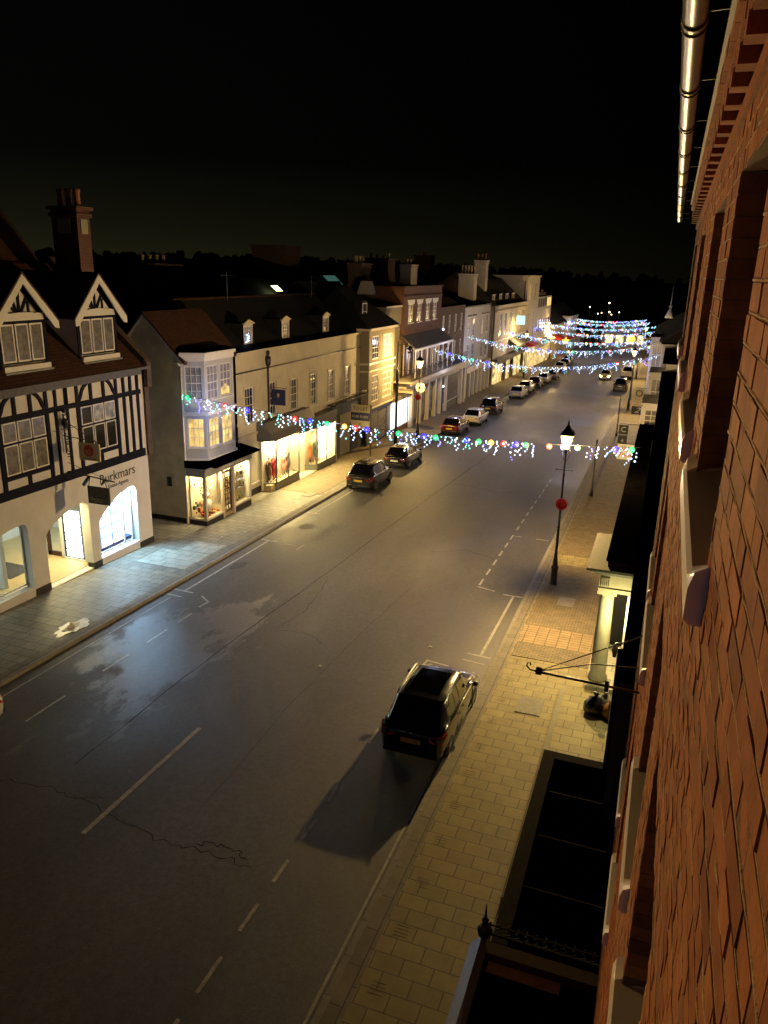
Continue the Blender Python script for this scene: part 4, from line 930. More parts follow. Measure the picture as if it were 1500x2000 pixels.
window(T,34.32,35.25,-0.55,1.75,3,7,'brown_door','glass_clear',B,w_=-0.1,ft=0.10,bt=0.035,sash=False,name='door')
b=MB(); b.box(XB-2.5,XS-0.1,32.65,37.2,-1.0,-0.40); b.build('shop_floor','floor_wood',B)
b=MB(); b.box(XB-2.6,XB-2.5,32.65,37.2,-0.5,2.2); b.box(XB-2.6,XS-.08,37.12,37.2,-0.5,2.2); b.box(XB-2.6,XS-.08,32.65,37.2,1.98,2.1); b.box(XB-2.5,XB,32.64,32.7,-.5,2.0); b.build('shop_interior','room_cream',B)
b=MB(); b.box(XS-1.05,XS-1.0,32.7,34.25,-0.4,1.9); b.build('display_backing','room_cream',B); b=MB(); b.box(XS-1.05,XS-1.0,35.4,37.1,-0.4,1.9); b.build('display_backing','room_cream',B)
area('ceiling_light',(XS-0.3,33.4,1.94),(0,R(25),0),0.5,1.4,(1.0,0.80,0.42),190,B); area('ceiling_light',(XS-0.3,36.2,1.94),(0,R(25),0),0.5,1.4,(1.0,0.84,0.5),190,B); area('ceiling_light',(XB-1.2,34.9,1.94),(0,0,0),1.6,3,(1.0,0.80,0.45),150,B)
T=facL(0)
goods(B,T,32.75,34.1,XS-0.75,XS-0.15,-0.38,0.0,16,('red','orange','gold'),1)
goods(B,T,32.75,34.1,XS-1.0,XS-0.4,0.0,1.5,11,('cream','green','gold','pink'),2)
goods(B,T,35.45,37.0,XS-0.8,XS-0.2,-0.38,0.1,10,('green','gold','cream'),3)
goods(B,T,35.45,37.0,XS-0.7,XS-0.2,0.4,1.8,9,('black','brown','grey'),4)
goods(B,T,34.3,35.3,XB-1.6,XB-0.6,-0.3,1.5,8,('blue','burg','ochre'),5)
b=MB(); 
for z in (0.35,0.8,1.3): b.box(XS-0.62,XS-0.3,35.5,37.0,z,z+0.02)
b.build('shelf','lead_grey',B)
b=MB(); b.ball((XS-0.45,33.35,0.15),0.26,12,8,1.5); b.ball((XS-0.45,33.35,0.72),0.15,10,7); b.tube([(XS-.45,33.35,.85),(XS-.3,33.6,1.15),(XS-.4,33.9,1.2)],0.03,5); b.build('display_figure','cloth_cream',B)
# ------------------------------------------------------------------ C: long parapet building with clothes shop
XC=-22.2; Cb=thing('long_parapet_building','long cream two-storey parapet building with six sash windows above a lit clothes shop','building',(-25,47,zg(47)))
T=facL(XC); wl=[(38.35,39.4),(41.1,42.2),(44.1,45.1),(47.05,48.1),(50.0,51.1),(53.0,54.1)]
zt=[(3.55,5.62),(3.62,5.6),(3.45,5.45),(3.35,5.42),(3.3,5.38),(3.25,5.35)]
b=MB(T); b.wall(37.45,56.3,-1.6,7.6,[(a,c,z0,z1) for (a,c),(z0,z1) in zip(wl,zt)],0,0.16); b.build('wall','render_cream',Cb)
for (a,c),(z0,z1),g in zip(wl,zt,['glass_dark','glass_dark','glass_dark','win_top','glass_curtain','glass_curtain']):
    f=window(T,a,c,z0,z1,3,4,'paint_white','glass_dark' if g=='win_top' else g,Cb,w_=-0.05,ft=0.07,bt=0.03,sill='paint_white')
    if g=='win_top':
        q=MB(T); q.ball((a+0.35,-0.085,z1-0.35),0.07); q.ball((c-0.35,-0.085,z1-0.33),0.07); q.build('lit_lamp','win_warm',f)
for (a,c),(z0,z1) in zip(wl,zt):     # hood mouldings and surrounds
    b=MB(T)
    for s in ((a-0.13,a-0.02),(c+0.02,c+0.13)): b.box(s[0],s[1],0.0,0.04,z0-0.05,z1+0.1)
    b.box(a-0.13,c+0.13,0,0.05,z1+0.02,z1+0.13); b.build('window_surround','render_cream',Cb)
b=MB(T); b.box(37.45,56.35,0.0,0.12,7.55,7.68); b.box(37.45,40.4,0,0.08,2.82,2.95); b.box(37.45,40.2,0,0.05,-0.2,-0.1); b.build('cornice','render_cream',Cb)
b=MB(T); b.box(37.45,56.2,0.0,0.09,6.50,6.57); b.build('string_course','plinth_dark',Cb)
b=MB(T); b.box(37.5,40.2,-0.02,0.03,-1.4,-0.45); b.build('plinth','plinth_dark',Cb)
b=MB(T); b.tube([(41.0,0.1,6.6),(41.0,0.1,2.6)],0.05,8); b.build('downpipe','cast_iron',Cb)
b=MB(T); b.lathe([(0.10,6.62),(0.16,6.75),(0.19,7.0),(0.16,7.2)],41.0-0.02,0.12,8); b.tube([(40.95,0.12,7.2),(40.95,0.15,7.5)],0.07,7); b.ball((40.95,0.15,7.42),0.12,8,6,1.2); b.tube([(40.95,0.15,7.25),(41.15,0.2,7.1),(41.05,0.2,6.95)],0.045,6); b.build('rainwater_head','cast_iron',Cb)
b=MB(); b.prism([(XC-0.5,37.4,7.2),(XC-3.9,37.4,10.35),(XC-8,37.4,7.4)],(0,18.8,0)); b.build('roof','roof_slates',Cb)
b=MB(); b.tube([(XC-3.9,37.5,10.38),(XC-3.9,56.1,10.38)],0.09,6); b.build('ridge_tiles','tile_red',Cb)
for (ya,za) in ((55.2,10.3),(43.0,10.4)):
    b=MB(); b.tube([(XC-3.7,ya,za-.2),(XC-3.7,ya,za+1.5)],0.02,5); b.bar((XC-3.7,ya-.6,za+1.3),(XC-3.7,ya+.6,za+1.3),0.02,0.02)
    for k in range(6): b.bar((XC-4.0,ya-.5+k*.2,za+1.3),(XC-3.4,ya-.5+k*.2,za+1.3),0.01,0.01)
    b.build('aerial','lead_grey',Cb)
def small_dormer(parent,uc,hw,zb,zt,Xd,gm,rm='roof_slates',back=2.6,ped=True):
    Td=facL(Xd); b=MB(Td); b.wall(uc-hw,uc+hw,zb,zt,[(uc-hw+0.12,uc+hw-0.12,zb+0.1,zt-0.12)],0,0.1); b.box(uc-hw-.05,uc+hw+.05,-0.05,0.12,zt,zt+0.07)
    if ped: b.prism([(uc-hw-.05,0.08,zt+0.07),(uc+hw+.05,0.08,zt+0.07),(uc,0.08,zt+0.28)],(0,-0.1,0))
    d=b.build('dormer','paint_cream',parent)
    b=MB(Td); b.box(uc-hw,uc+hw,-back,-0.13,zb-0.6,zt+0.05); b.build('dormer_cheek',rm,d)
    window(Td,uc-hw+0.12,uc+hw-0.12,zb+0.1,zt-0.12,3,4,'paint_white',gm,parent,w_=-0.03,ft=0.05,bt=0.025); return d
for uc,gm in ((41.05,'glass_pale'),(45.9,'glass_curtain'),(52.3,'glass_pale')): small_dormer(Cb,uc,0.55,7.8,9.0,XC-1.2,gm)
b=MB(facL(XC-1.24)); 
random.seed(2)
for k in range(26): b.ball((41.0+random.uniform(-.28,.2),0.05,7.95+random.random()*0.5*(1-abs(k%5-2)/5)),0.028,5,3)
b.build('window_tree_lights','bulb_ice',Cb)
b=MB(T); b.box(XC*0+39.95,40.1,0,0.10,-1.1,2.3); b.build('rain_pipe','paint_cream',Cb)
# clothes shop
XS=-21.5; b=MB()
b.prism([(XC,39.6,2.35),(XC,39.6,3.45),(XS-0.35,39.9,3.38),(XS+0.02,40.0,2.75),(XS+0.02,40.0,2.28)],(0,6.3,0)); b.build('blind_box','shop_grey',Cb)
b=MB(); b.box(XC,XS,46.3,50.0,1.92,2.75); b.box(XC-1.6,XS-.02,44.0,46.6,1.98,2.30); b.build('fascia','shop_grey',Cb)
segs=[((XC+0.02,40.05),(XS,40.72)),((XS,40.72),(XS,43.9)),((XS,43.9),(XC-1.1,44.5)),((XC-1.3,45.2),(XS,46.62)),((XS,46.62),(XS,49.85))]
for i,(p,q) in enumerate(segs):
    Tq,L=fac2(p,q); zb=zg((p[1]+q[1])/2)-0.02
    b=MB(Tq); b.box(0,L,-0.06,0,zb,-0.45 if i<3 else -0.62); b.build('stall_riser','shop_greygreen',Cb)
    z0=-0.45 if i<3 else -0.62; z1=2.25 if i<3 else 1.95
    b=MB(Tq)
    for u in ((0,L-0.06) if i in(0,2,3) else (0,L*.5-.03,L-0.06)): b.box(u,u+0.06,-0.05,0.01,z0,z1)
    b.box(0,L,-0.05,0.01,z0,z0+0.05); b.box(0,L,-0.05,0.01,z1-0.05,z1); f=b.build('shop_window','shop_grey',Cb)
    g=MB(Tq); g.quad((0,-.03,z0),(L,-.03,z0),(L,-.03,z1),(0,-.03,z1)); g.build('pane','glass_clear',f)
b=MB(); b.box(XS-0.5,XS-0.44,48.3,49.75,-0.55,1.9); b.build('lit_poster','panel_warmwhite',Cb)
b=MB(); b.box(XC-3.4,XS-0.08,40.1,43.9,-0.9,-0.47); b.box(XC-3.4,XS-0.08,46.7,49.8,-1.1,-0.64); b.box(XC-3.4,XC-0.6,43.9,46.7,-1.3,-1.0); b.build('shop_floor','floor_wood',Cb)
b=MB(); b.box(XS-1.45,XS-1.4,40.1,43.8,-0.5,2.3); b.box(XS-1.6,XS-1.55,46.9,49.8,-0.6,2.2); b.box(XC-3.4,XC-3.3,40,50,-1.2,2.5); b.box(XC-3.4,XS-.05,40.1,50,2.28,2.34); b.box(XC-3.4,XS-.1,49.85,49.95,-1.2,2.3); b.box(XC-3.4,XC-.05,40.0,40.1,-1.2,2.3); b.build('shop_interior','room_cream',Cb)
b=MB(); b.box(XS-2.0,XS-.02,43.9,46.6,-1.35,zg(45)+0.14+0.01); b.build('entrance_floor','paving_pale',Cb)
for (yy,pw) in ((42.3,260),(48.3,260)): area('window_light',(XS-0.15,yy,2.1 if yy<45 else 1.85),(0,R(-40),0),0.25,2.6,(1.0,0.72,0.26),pw,Cb)
for (yy,pw) in ((41.2,190),(43.0,190),(47.4,190),(49.0,190)): area('ceiling_light',(XS-0.35,yy,2.22),(0,R(20),0),0.6,1.2,(1.0,0.80,0.38),pw,Cb)
area('ceiling_light',(XS-0.6,45.3,1.95),(0,0,0),1.2,1.8,(1.0,0.78,0.33),260,Cb)
for (x,y,z) in ((XS-0.5,40.9,1.5),(XS-0.45,41.3,1.6),(XS-0.6,47.0,1.55),(XS-0.5,48.0,1.5)):
    b=MB(); b.ball((x,y,z+0.25),0.13,8,6); b.build('spot_lamp','spot_lamp',Cb)
sp=[((XS-0.55,40.75,-0.45),('brown','black'),'mannequin in a dark coat, first in the corner of the clothes shop window'),((XS-0.5,41.25,-0.45),('red','burg'),'mannequin in a bright red dress behind the corner of the clothes shop'),((XS-0.7,41.9,-0.45),('cream','ochre'),'mannequin in a cream top beside the red one in the clothes shop'),((XS-0.5,42.7,-0.45),('pink','grey'),'mannequin in a pink cardigan in the middle of the left clothes shop window'),((XS-0.6,43.4,-0.45),('grey','black'),'mannequin in a grey coat beside the clothes shop entrance'),
((XS-1.0,46.4,-0.62),('gold','brown'),'mannequin in a golden dress on the right of the clothes shop entrance'),((XS-0.7,46.9,-0.62),('orange','brown'),'mannequin in an orange dress at the angled clothes shop window'),((XS-0.5,47.5,-0.62),('green','burg'),'mannequin in a green jacket and burgundy skirt in the right clothes shop window'),((XS-1.2,47.2,-0.62),('brown','black'),'mannequin in a brown coat at the back of the right clothes shop window')]
for i,(l,c,lab) in enumerate(sp): mannequin(l,c,lab,rot=PI/2+random.uniform(-.6,.6),h=1.55+0.08*(i%3))
goods(Cb,facL(0),40.6,43.7,XS-0.9,XS-0.2,-0.45,-0.1,7,('gold','cream','pink'),12,0.05,0.14); goods(Cb,facL(0),46.8,49.6,XS-0.9,XS-0.2,-0.62,-0.3,6,('gold','cream','red'),13,0.05,0.14)
# side passage, grey door and shop unit to the right of the clothes shop
b=MB(T); b.box(49.9,50.35,-0.3,0.55,-1.5,2.6); b.build('pilaster','paint_cream',Cb)
b=MB(T); b.box(50.4,56.2,0.03,0.12,1.9,2.9); b.box(50.4,51.9,0.03,0.14,-1.5,1.9); b.build('shop_front_panel','sign_slate',Cb)
b=MB(T); b.box(51.9,56.2,0.02,0.08,-1.5,1.9); b.build('shop_front_wall','stone',Cb)
b=MB(T); b.box(54.0,55.3,0.08,0.13,-1.3,1.05); b.build('door','plinth_dark',Cb)
b=MB(T); b.tube([(49.9,0.6,3.0),(56.2,0.6,3.0)],0.03,5); b.tube([(49.9,0.6,3.35),(56.2,0.6,3.35)],0.02,5)
for k in range(12): b.tube([(50+k*.55,0.6,3.0),(50.25+k*.55,0.6,3.2),(50.5+k*.55,0.6,3.35)],0.015,4)
b.box(49.9,56.3,0,0.62,2.88,2.97); b.build('balcony_rail','cast_iron',Cb)
s=thing('hanging_sign','navy hanging sign with a small crest between the first windows of the long cream building','sign',(XC,41.5,4.7))
b=MB(); b.box(-22.0,-21.1,41.2,41.26,4.3,5.25); b.build('board','navy',s); b=MB(); b.lathe([(0.01,4.75),(0.07,4.85),(0.09,4.95),(0.05,5.02)],-21.55,41.17,6); b.build('crest','pot_pale',s)
b=MB(); b.bar((XC,41.23,5.35),(-21.0,41.23,5.35),0.03,0.03); b.bar((-21.9,41.23,5.35),(-21.9,41.23,5.2),.02,.02); b.bar((-21.2,41.23,5.35),(-21.2,41.23,5.2),.02,.02); b.build('bracket','cast_iron',s)
s=thing('letting_board','cream and navy TO LET board on a post by the dark shop front','sign',(-21.0,53,zg(53)+0.1))
b=MB(); b.box(-21.65,-20.15,53.0,53.06,2.05,2.62); b.box(-21.65,-20.15,53.0,53.06,0.85,1.42); b.build('board','sign_cream',s)
b=MB(); b.box(-21.65,-20.15,52.99,53.05,1.45,2.03); b.build('number_panel','navy',s)
text('board_text','TO LET',(-20.9,52.995,2.33),FY,0.36,'sign_text_dark',s); text('board_text','01202 551821',(-20.9,52.985,1.73),FY,0.25,'sign_white',s,font_scale_x=0.9); text('board_text','PJ',(-20.9,52.995,1.13),FY,0.3,'sign_text_dark',s)
b=MB(); b.box(-20.12,-20.02,53.02,53.10,-1.2,2.65); b.build('post','brown_door',s)
# ------------------------------------------------------------------ D: bay house lit yellow, estate window below
D=thing('bay_window_house','cream house with projecting two-storey bay, amber lit windows and steep dark roof','building',(-25,62,zg(62)))
XD=-22.4
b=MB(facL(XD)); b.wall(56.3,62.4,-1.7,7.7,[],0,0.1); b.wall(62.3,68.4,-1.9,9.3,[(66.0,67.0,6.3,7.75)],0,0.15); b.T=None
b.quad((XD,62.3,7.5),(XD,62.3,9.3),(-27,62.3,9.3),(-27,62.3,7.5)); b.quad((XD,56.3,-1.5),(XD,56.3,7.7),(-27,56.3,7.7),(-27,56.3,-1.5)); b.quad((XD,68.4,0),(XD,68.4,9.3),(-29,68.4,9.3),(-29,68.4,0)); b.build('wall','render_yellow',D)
window(facL(XD),66.0,67.0,6.3,7.75,2,3,'paint_white','glass_dark',D)
b=MB(facL(XD)); b.box(62.3,68.4,0,0.1,9.2,9.35); b.box(68.1,68.4,0,0.12,2,9.2); b.build('coping','paint_cream',D)
XY=-21.55; bp=[(XD,56.2),(XY,57.0),(XY+0.0,59.3),(XY,59.32),(XD+.05,62.4)]
fs=[((XD,56.3),(XY,56.9)),((XY,56.9),(XY,59.2)),((XY,59.2),(XD,62.4))]
fs=[((XD,55.9),(XY,56.35)),((XY,56.35),(XY,59.15)),((XY,59.15),(XY,62.2))]
for i,(p,q) in enumerate(fs):
    Tq,L=fac2(p,q)
    for (za,zb,lo,hi,g) in ((1.75,5.2,2.15,4.25,'win_amber' if i==2 else 'glass_curtain'),(5.2,7.75,5.5,7.3,'glass_pale' if i==2 else 'glass_dark')):
        ws=[] if i==0 else ([(L*.25,L*.8,lo,hi)] if i==1 else [(L*.12,L*.85,lo,hi)])
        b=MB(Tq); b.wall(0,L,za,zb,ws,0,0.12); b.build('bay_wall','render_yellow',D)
        for w_ in ws: window(Tq,w_[0],w_[1],w_[2],w_[3],2 if i==2 else 3,4,'paint_white',g,D,w_=-0.03,ft=0.08,bt=0.04)
b=MB(); 
for z0,z1,o in ((7.75,7.95,0.22),(5.15,5.3,0.10),(4.6,4.72,0.10),(1.65,1.8,0.1)): b.prism([(XD,55.9-o,z0),(XY+o,56.35-o,z0),(XY+o,62.2+o,z0),(XD,62.2+o,z0)],(0,0,z1-z0))
b.build('bay_moulding','paint_cream',D)
b=MB(); b.add([(XY+0.3,55.6,7.95),(XY+0.3,62.7,7.95),(-27.5,63.5,7.95),(-27.5,55.6,7.95),(-25.2,58.5,10.9),(-25.2,60.5,10.9)],[(0,1,5,4),(1,2,5),(2,3,4,5),(3,0,4)]); b.build('roof','roof_slates',D)
b=MB(); b.box(XD-0.9,XD-0.2,57.5,58.3,8.3,9.9); b.build('dormer_cheek','roof_slates',D); window(facL(XD-0.2),57.45,58.4,8.45,9.75,1,2,'paint_white','glass_curtain',D,w_=0.03)
b=MB(); b.lathe([(0.95,10.2),(0.55,11.3)],-25.2,65,4,rot=PI/4,smooth=False); b.build('roof_lantern','render_pale',D)
b=MB()
for s in range(6): b.bar((-24.62,64.55+s*.18,10.45),(-24.78,64.62+s*.15,11.1),0.05,0.02)
b.build('lantern_bars','felt_black',D)
b=MB(); b.lathe([(3.6,8.6),(0.7,10.15)],-26.2,65.2,4,rot=PI/4,smooth=False); b.build('rear_roof','roof_slates',D)
# ground floor shops of D
XG=-21.6
for (ua,ub) in ((56.3,58.6),(60.9,61.9),(67.5,68.3)):
    b=MB(facL(XG)); b.box(ua,ub,-0.1,0.0,-1.95,1.7); b.build('shop_front_wall','shop_greygreen',D)
b=MB(facL(XG)); b.box(56.0,62.0,-0.8,0.1,1.35,1.8); b.build('fascia','navy',D)
b=MB(facL(XG)); b.box(62.0,68.5,-0.8,0.35,1.42,1.78); b.build('shop_cornice','render_yellow',D)
b=MB(facL(XG)); b.box(58.6,60.9,-.1,-.02,-1.75,-1.2); b.build('stall_riser','brick_red',D); b=MB(facL(XG)); b.box(61.9,67.5,-.1,0.03,-1.8,-1.05); b.build('stall_riser','brick_red',D)
window(facL(XG),58.6,60.9,-1.2,1.35,1,1,'navy','glass_curtain',D,w_=0,ft=0.1)
f=window(facL(XG),61.95,67.45,-1.02,1.32,1,1,'paint_white','display_cool',D,w_=0.0,ft=0.08)
b=MB(facL(XG)); random.seed(4)
for i in range(9):
    for j in range(5):
        if random.random()<.8: b.box(62.2+i*.57,62.2+i*.57+.42,-0.035,-0.03,-0.88+j*.43,-0.84+j*.43)
        if random.random()<.5: b.box(62.2+i*.57,62.2+i*.57+.2,-0.035,-0.03,-0.75+j*.43,-0.72+j*.43)
b.build('notice_lines','lead_grey',f)
area('window_glow',(XG+0.1,64.7,0.2),(0,R(90),0),2.2,5.4,(0.85,0.95,1.0),140,D)
s=thing('round_sign','round white hanging sign with grey lettering behind the left lantern lamp','sign',(-20.6,63,2))
b=MB(); b.disc((-19.35,63.0,2.72),0.42,'y',0.05,24); b.build('disc','sign_glowwhite' if 'sign_glowwhite' in MATS else 'sign_white',s); text('sign_text','b&b',(-19.35,62.99,2.72),FY,0.32,'sign_text_dark',s)
b=MB(); b.bar((-21.6,63.03,2.9),(-19.75,63.03,2.9),0.04,0.04); b.build('bracket','cast_iron',s)
b=MB(); b.box(-21.55,-20.2,63.6,63.66,2.05,2.4); tag(b.build('projecting_sign','sign_cream'),'cream projecting box sign above the lit notices window','sign')
# ------------------------------------------------------------------ E: red brick building with canopy and balcony
E_=thing('red_brick_building','red brick building with four keystoned windows above a canopied iron balcony','building',(-25,72,zg(72)))
T=facL(-22.2); ws=[(67.7,69.2),(70.4,71.8),(73.1,74.5),(75.5,76.9)]
b=MB(T); b.wall(66.4,78.5,1.5,10.9,[(a,c,7.72,9.35) for a,c in ws],0,0.15); b.T=None; b.quad((-22.2,66.4,5),(-22.2,66.4,10.9),(-30,66.4,10.9),(-30,66.4,5)); b.quad((-22.2,78.5,5),(-22.2,78.5,10.9),(-30,78.5,10.9),(-30,78.5,5)); b.quad((-22.2,66.4,10.6),(-22.2,78.5,10.6),(-30,78.5,10.6),(-30,66.4,10.6)); b.build('wall','brick_red',E_)
for a,c in ws:
    window(T,a,c,7.72,9.35,2,4,'paint_white','glass_pale',E_,w_=-.05,sill='paint_white')
    q=MB(T); q.prism([(a-0.05,0.0,9.35),(c+0.05,0,9.35),(c+0.3,0,9.75),(a-0.3,0,9.75)],(0,0.05,0)); q.build('lintel','paint_white',E_)
b=MB(T); b.box(66.3,78.6,0,0.12,10.82,10.95); b.box(66.4,78.5,0,0.10,10.0,10.12); b.build('cornice','brick_brown',E_)
for yy in (68,71,74,77): 
    q=MB(T); q.box(yy-0.6,yy+0.6,-0.12,0.03,3.4,5.6); q.build('balcony_door','glass_curtain',E_)
b=MB(T)
for k in range(9): b.box(66.6+k*1.45,66.75+k*1.45,0.0,0.06,3.1,6.0)
b.build('pilaster','paint_cream',E_)
b=MB(); v=[(-22.2,66.0,6.65),(-20.6,65.2,5.65),(-20.6,77.8,5.65),(-22.2,78.0,6.65)]; b.add(v+[(p[0],p[1],p[2]+0.07) for p in v],[(0,1,2,3),(4,7,6,5),(0,4,5,1),(1,5,6,2),(2,6,7,3)]); b.build('canopy','lead_grey',E_)
b=MB(); b.box(-20.66,-20.56,65.2,77.8,5.5,5.66); 
for k in range(8): b.box(-20.64,-20.58,65.3+k*1.78,65.36+k*1.78,3.1,5.5)
b.build('canopy_frame','paint_white',E_)
b=MB(); b.box(-22.2,-20.5,64.0,84.0,2.80,2.95); b.box(-20.62,-20.48,64.0,84.0,2.62,2.8); b.build('balcony_floor','paint_cream',E_)
b=MB(); b.box(-20.60,-20.56,64.0,84.0,3.95,4.0); b.box(-20.60,-20.56,64,84,3.0,3.03)
for k in range(90):
    yy=64.05+k*0.222; b.box(-20.59,-20.57,yy,yy+0.02,3.0,3.98)
    if k%3==0: b.tube([(-20.58,yy,3.2),(-20.58,yy+.16,3.5),(-20.58,yy,3.8)],0.012,4)
b.box(-22.2,-20.56,64.0,64.04,3.95,4.0); b.build('balcony_rail','cast_iron',E_)
# arcade of pilasters below balcony
XF=-21.25
b=MB(facL(XF)); b.box(64.5,86.2,-0.6,0.12,2.0,2.65); b.build('fascia','render_cream',E_)
for yy in (66.6,69.1,71.6,74.1,76.0,78.2,84.6,86.0):
    b=MB(facL(XF)); b.box(yy,yy+0.45,-0.3,0.06,zg(yy)-0.2,2.0); b.build('pilaster','render_cream',E_)
b=MB(facL(XF)); b.box(66.5,86.2,-0.5,-0.38,-2.2,2.0); b.build('shop_front_wall','shop_greygreen',E_)
for a,c,g in ((67.2,69.0,'glass_curtain'),(69.7,71.5,'glass_curtain'),(72.2,74.0,'glass_curtain'),(78.9,84.4,'glass_curtain')): window(facL(XF),a,c,-1.1,1.8,1,1,'paint_white' if a>78 else 'shop_grey',g,E_,w_=-.2)
for z in (-0.9,0.45): 
    b=MB(facL(XF)); b.box(76.6,77.9,-0.25,-0.1,z,z+1.1); b.build('notice_board','navy',E_)
b=MB(facL(XF)); b.ball((77.3,-0.02,0.9),0.12,6,4); b.build('notice_lamp','bulb_white',E_)
b=MB(facL(-20.6)); 
for k in range(5): b.box(79+k*.9,79.5+k*.9,-.3,0.0,2.95,3.3+0.2*(k%2))
b.build('planter','cloth_blue',E_)
tag(MB().tube([(-20.6,73.5,4.2),(-19.9,78.5,7.2)],0.035,6).build('flagpole','paint_cream'),'pale leaning flagpole rising over the iron balcony','flagpole')
# ------------------------------------------------------------------ F, G
def plain(name,label,cat,X,u0,u1,ztop,wm,rows,cols,wgl,fm='paint_white',wwid=1.0,back=8,zb=None,lw=None,shop=True):
    """terraced front: rows = [(z0,z1)], cols = list of window centres"""
    o=thing(name,label,cat,(X-3,(u0+u1)/2,zg((u0+u1)/2))); T=facL(X); zb=zg((u0+u1)/2)-0.6 if zb is None else zb
    hs=[(c-wwid/2,c+wwid/2,a,b_) for (a,b_) in rows for c in cols]
    b=MB(T); b.wall(u0,u1,zb,ztop,hs,0,0.15); b.T=None
    b.quad((X,u0,zb),(X,u0,ztop),(X-back,u0,ztop),(X-back,u0,zb)); b.quad((X,u1,zb),(X,u1,ztop),(X-back,u1,ztop),(X-back,u1,zb)); b.build('wall',wm,o)
    for i,h in enumerate(hs): window(T,*h,2,3,fm,wgl[i%len(wgl)],o,w_=-.06,ft=0.09,bt=0.05)
    return o,T
F_,T=plain('brown_brick_house','brown brick house with two rows of four narrow sash windows beside the red brick building','building',-22.2,78.5,88.7,8.72,'brick_brown',[(5.95,7.85),(3.2,5.0)],[79.7,82.1,84.7,87.2],['glass_pale','glass_dark','glass_curtain'],wwid=0.9,zb=2.0)
b=MB(); b.prism([(-22.3,78.5,8.6),(-26.5,78.5,10.4),(-31,78.5,8.4)],(0,10.2,0)); b.build('roof','roof_slates',F_)
b=MB(T); b.ball((79.3,0.1,6.5),0.12,6,4); b.build('wall_lamp','bulb_white',F_)
G_,T=plain('pale_blue_house','pale blue-white rendered house with paired tall windows and shop arcade','building',-22.2,88.7,102.1,8.5,'render_pale',[(4.9,7.2),(1.9,4.1)],[91.0,93.4,98.3,100.6],['glass_curtain','glass_dark'],wwid=1.3)
b=MB(T)
for c in (91.0,93.4,98.3,100.6): b.box(c-0.9,c+0.9,0,0.08,7.3,7.45)
b.box(88.7,102.1,0,0.1,8.35,8.5); b.build('window_hood','plinth_dark',G_)
b=MB(T); b.box(88.9,102,0.02,0.5,0.8,1.5); b.build('fascia','render_cream',G_)
for k in range(7):
    b=MB(T); b.box(89.0+k*2.1,89.4+k*2.1,0.0,0.4,-2.9,0.8); b.build('pilaster','paint_cream',G_)
    if k<6:
        b=MB(T); b.box(89.5+k*2.1,91.0+k*2.1,0.0,0.1,-2.4,0.7); b.build('shop_window','glass_curtain' if k%2 else 'glass_dark',G_)
b=MB(); b.prism([(-22.4,88.7,8.3),(-26.5,88.7,9.6),(-31,88.7,8.3)],(0,13.4,0)); b.build('roof','felt_black',G_)
# dark gabled house between
H0=thing('dark_gabled_house','dark gabled house end with steep roof rising behind the pale blue house','building',(-26,103.5,zg(103)))
b=MB(); b.prism([(-22.3,102.1,-3),(-22.3,102.1,8.2),(-27.5,102.1,12.0),(-33,102.1,8.4),(-33,102.1,-3)],(0,3.3,0)); b.build('wall','brick_brown',H0)
b=MB(); gable_roof(b,-33,-22.2,102.0,105.6,8.2,12.05,-27.5,0.3); b.build('roof','roof_slates',H0)
# H cream building with dormers
H_=thing('cream_cornice_building','cream building with heavy cornice, four roof dormers and tall white chimneys','building',(-25,117,zg(117))); T=facL(-22.2)
wsH=[(108.6,110.2),(112.0,113.6),(115.6,117.2),(122.8,124.6),(126.2,128.0)]
b=MB(T); b.wall(105.2,129,-4,8.1,[(a,c,3.9,6.9) for a,c in wsH],0,0.15); b.build('wall','render_cream',H_)
for i,(a,c) in enumerate(wsH): window(T,a,c,3.9,6.9,2,3,'paint_white','glass_curtain' if i%2 else 'glass_pale',H_,w_=-.05,ft=.1,bt=.06)
b=MB(T); b.box(105,129,0,0.5,7.75,8.1); b.box(105,129,0,0.3,7.2,7.4); b.box(105,129,0,0.2,3.2,3.4); b.build('cornice','paint_cream',H_)
b=MB(); b.prism([(-22.6,105.3,8.1),(-26.5,105.3,11.4),(-33,105.3,8)],(0,23.7,0)); b.build('roof','roof_slates',H_)
for u in (108.3,113,117.5,122.5): small_dormer(H_,u,0.9,8.15,9.4,-23.2,'glass_curtain',ped=False)
chimney(H_,-25.8,-23.8,98.8,100.4,8,12.1,'render_cream',5,'pot_pale',ph=1.0)
chimney(H_,-26.2,-24.6,108.5,110.0,9,13.9,'render_cream',3,'chimney_pot',ph=0.9)
b=MB(); b.box(105.4,128.8,0.02,0.5,0.3,1.0); 
q=MB(T); q.box(105.4,128.8,0.02,0.7,0.2,0.95); q.build('fascia','shop_grey',H_)
for i in range(8):
    q=MB(T); q.box(105.9+i*2.9,108.1+i*2.9,0.02,0.25,-3.0,0.1); q.build('shop_window','shop_warm' if i in(0,1,3,5,6) else 'glass_dark',H_)
q=MB(); v=[(-22.2,116,2.9),(-20.8,116,1.9),(-20.8,128.5,1.9),(-22.2,128.5,2.9)]; q.add(v+[(p[0],p[1],p[2]+.1) for p in v],[(0,1,2,3),(4,7,6,5),(0,4,5,1),(1,5,6,2)]); q.build('canopy','lead_grey',H_)
s=MB(); s.box(-21.9,-20.6,119.5,119.6,4.9,6.2); tag(s.build('lit_sign','sign_glow'),'small glowing green-white sign hanging on the cream cornice building','sign')
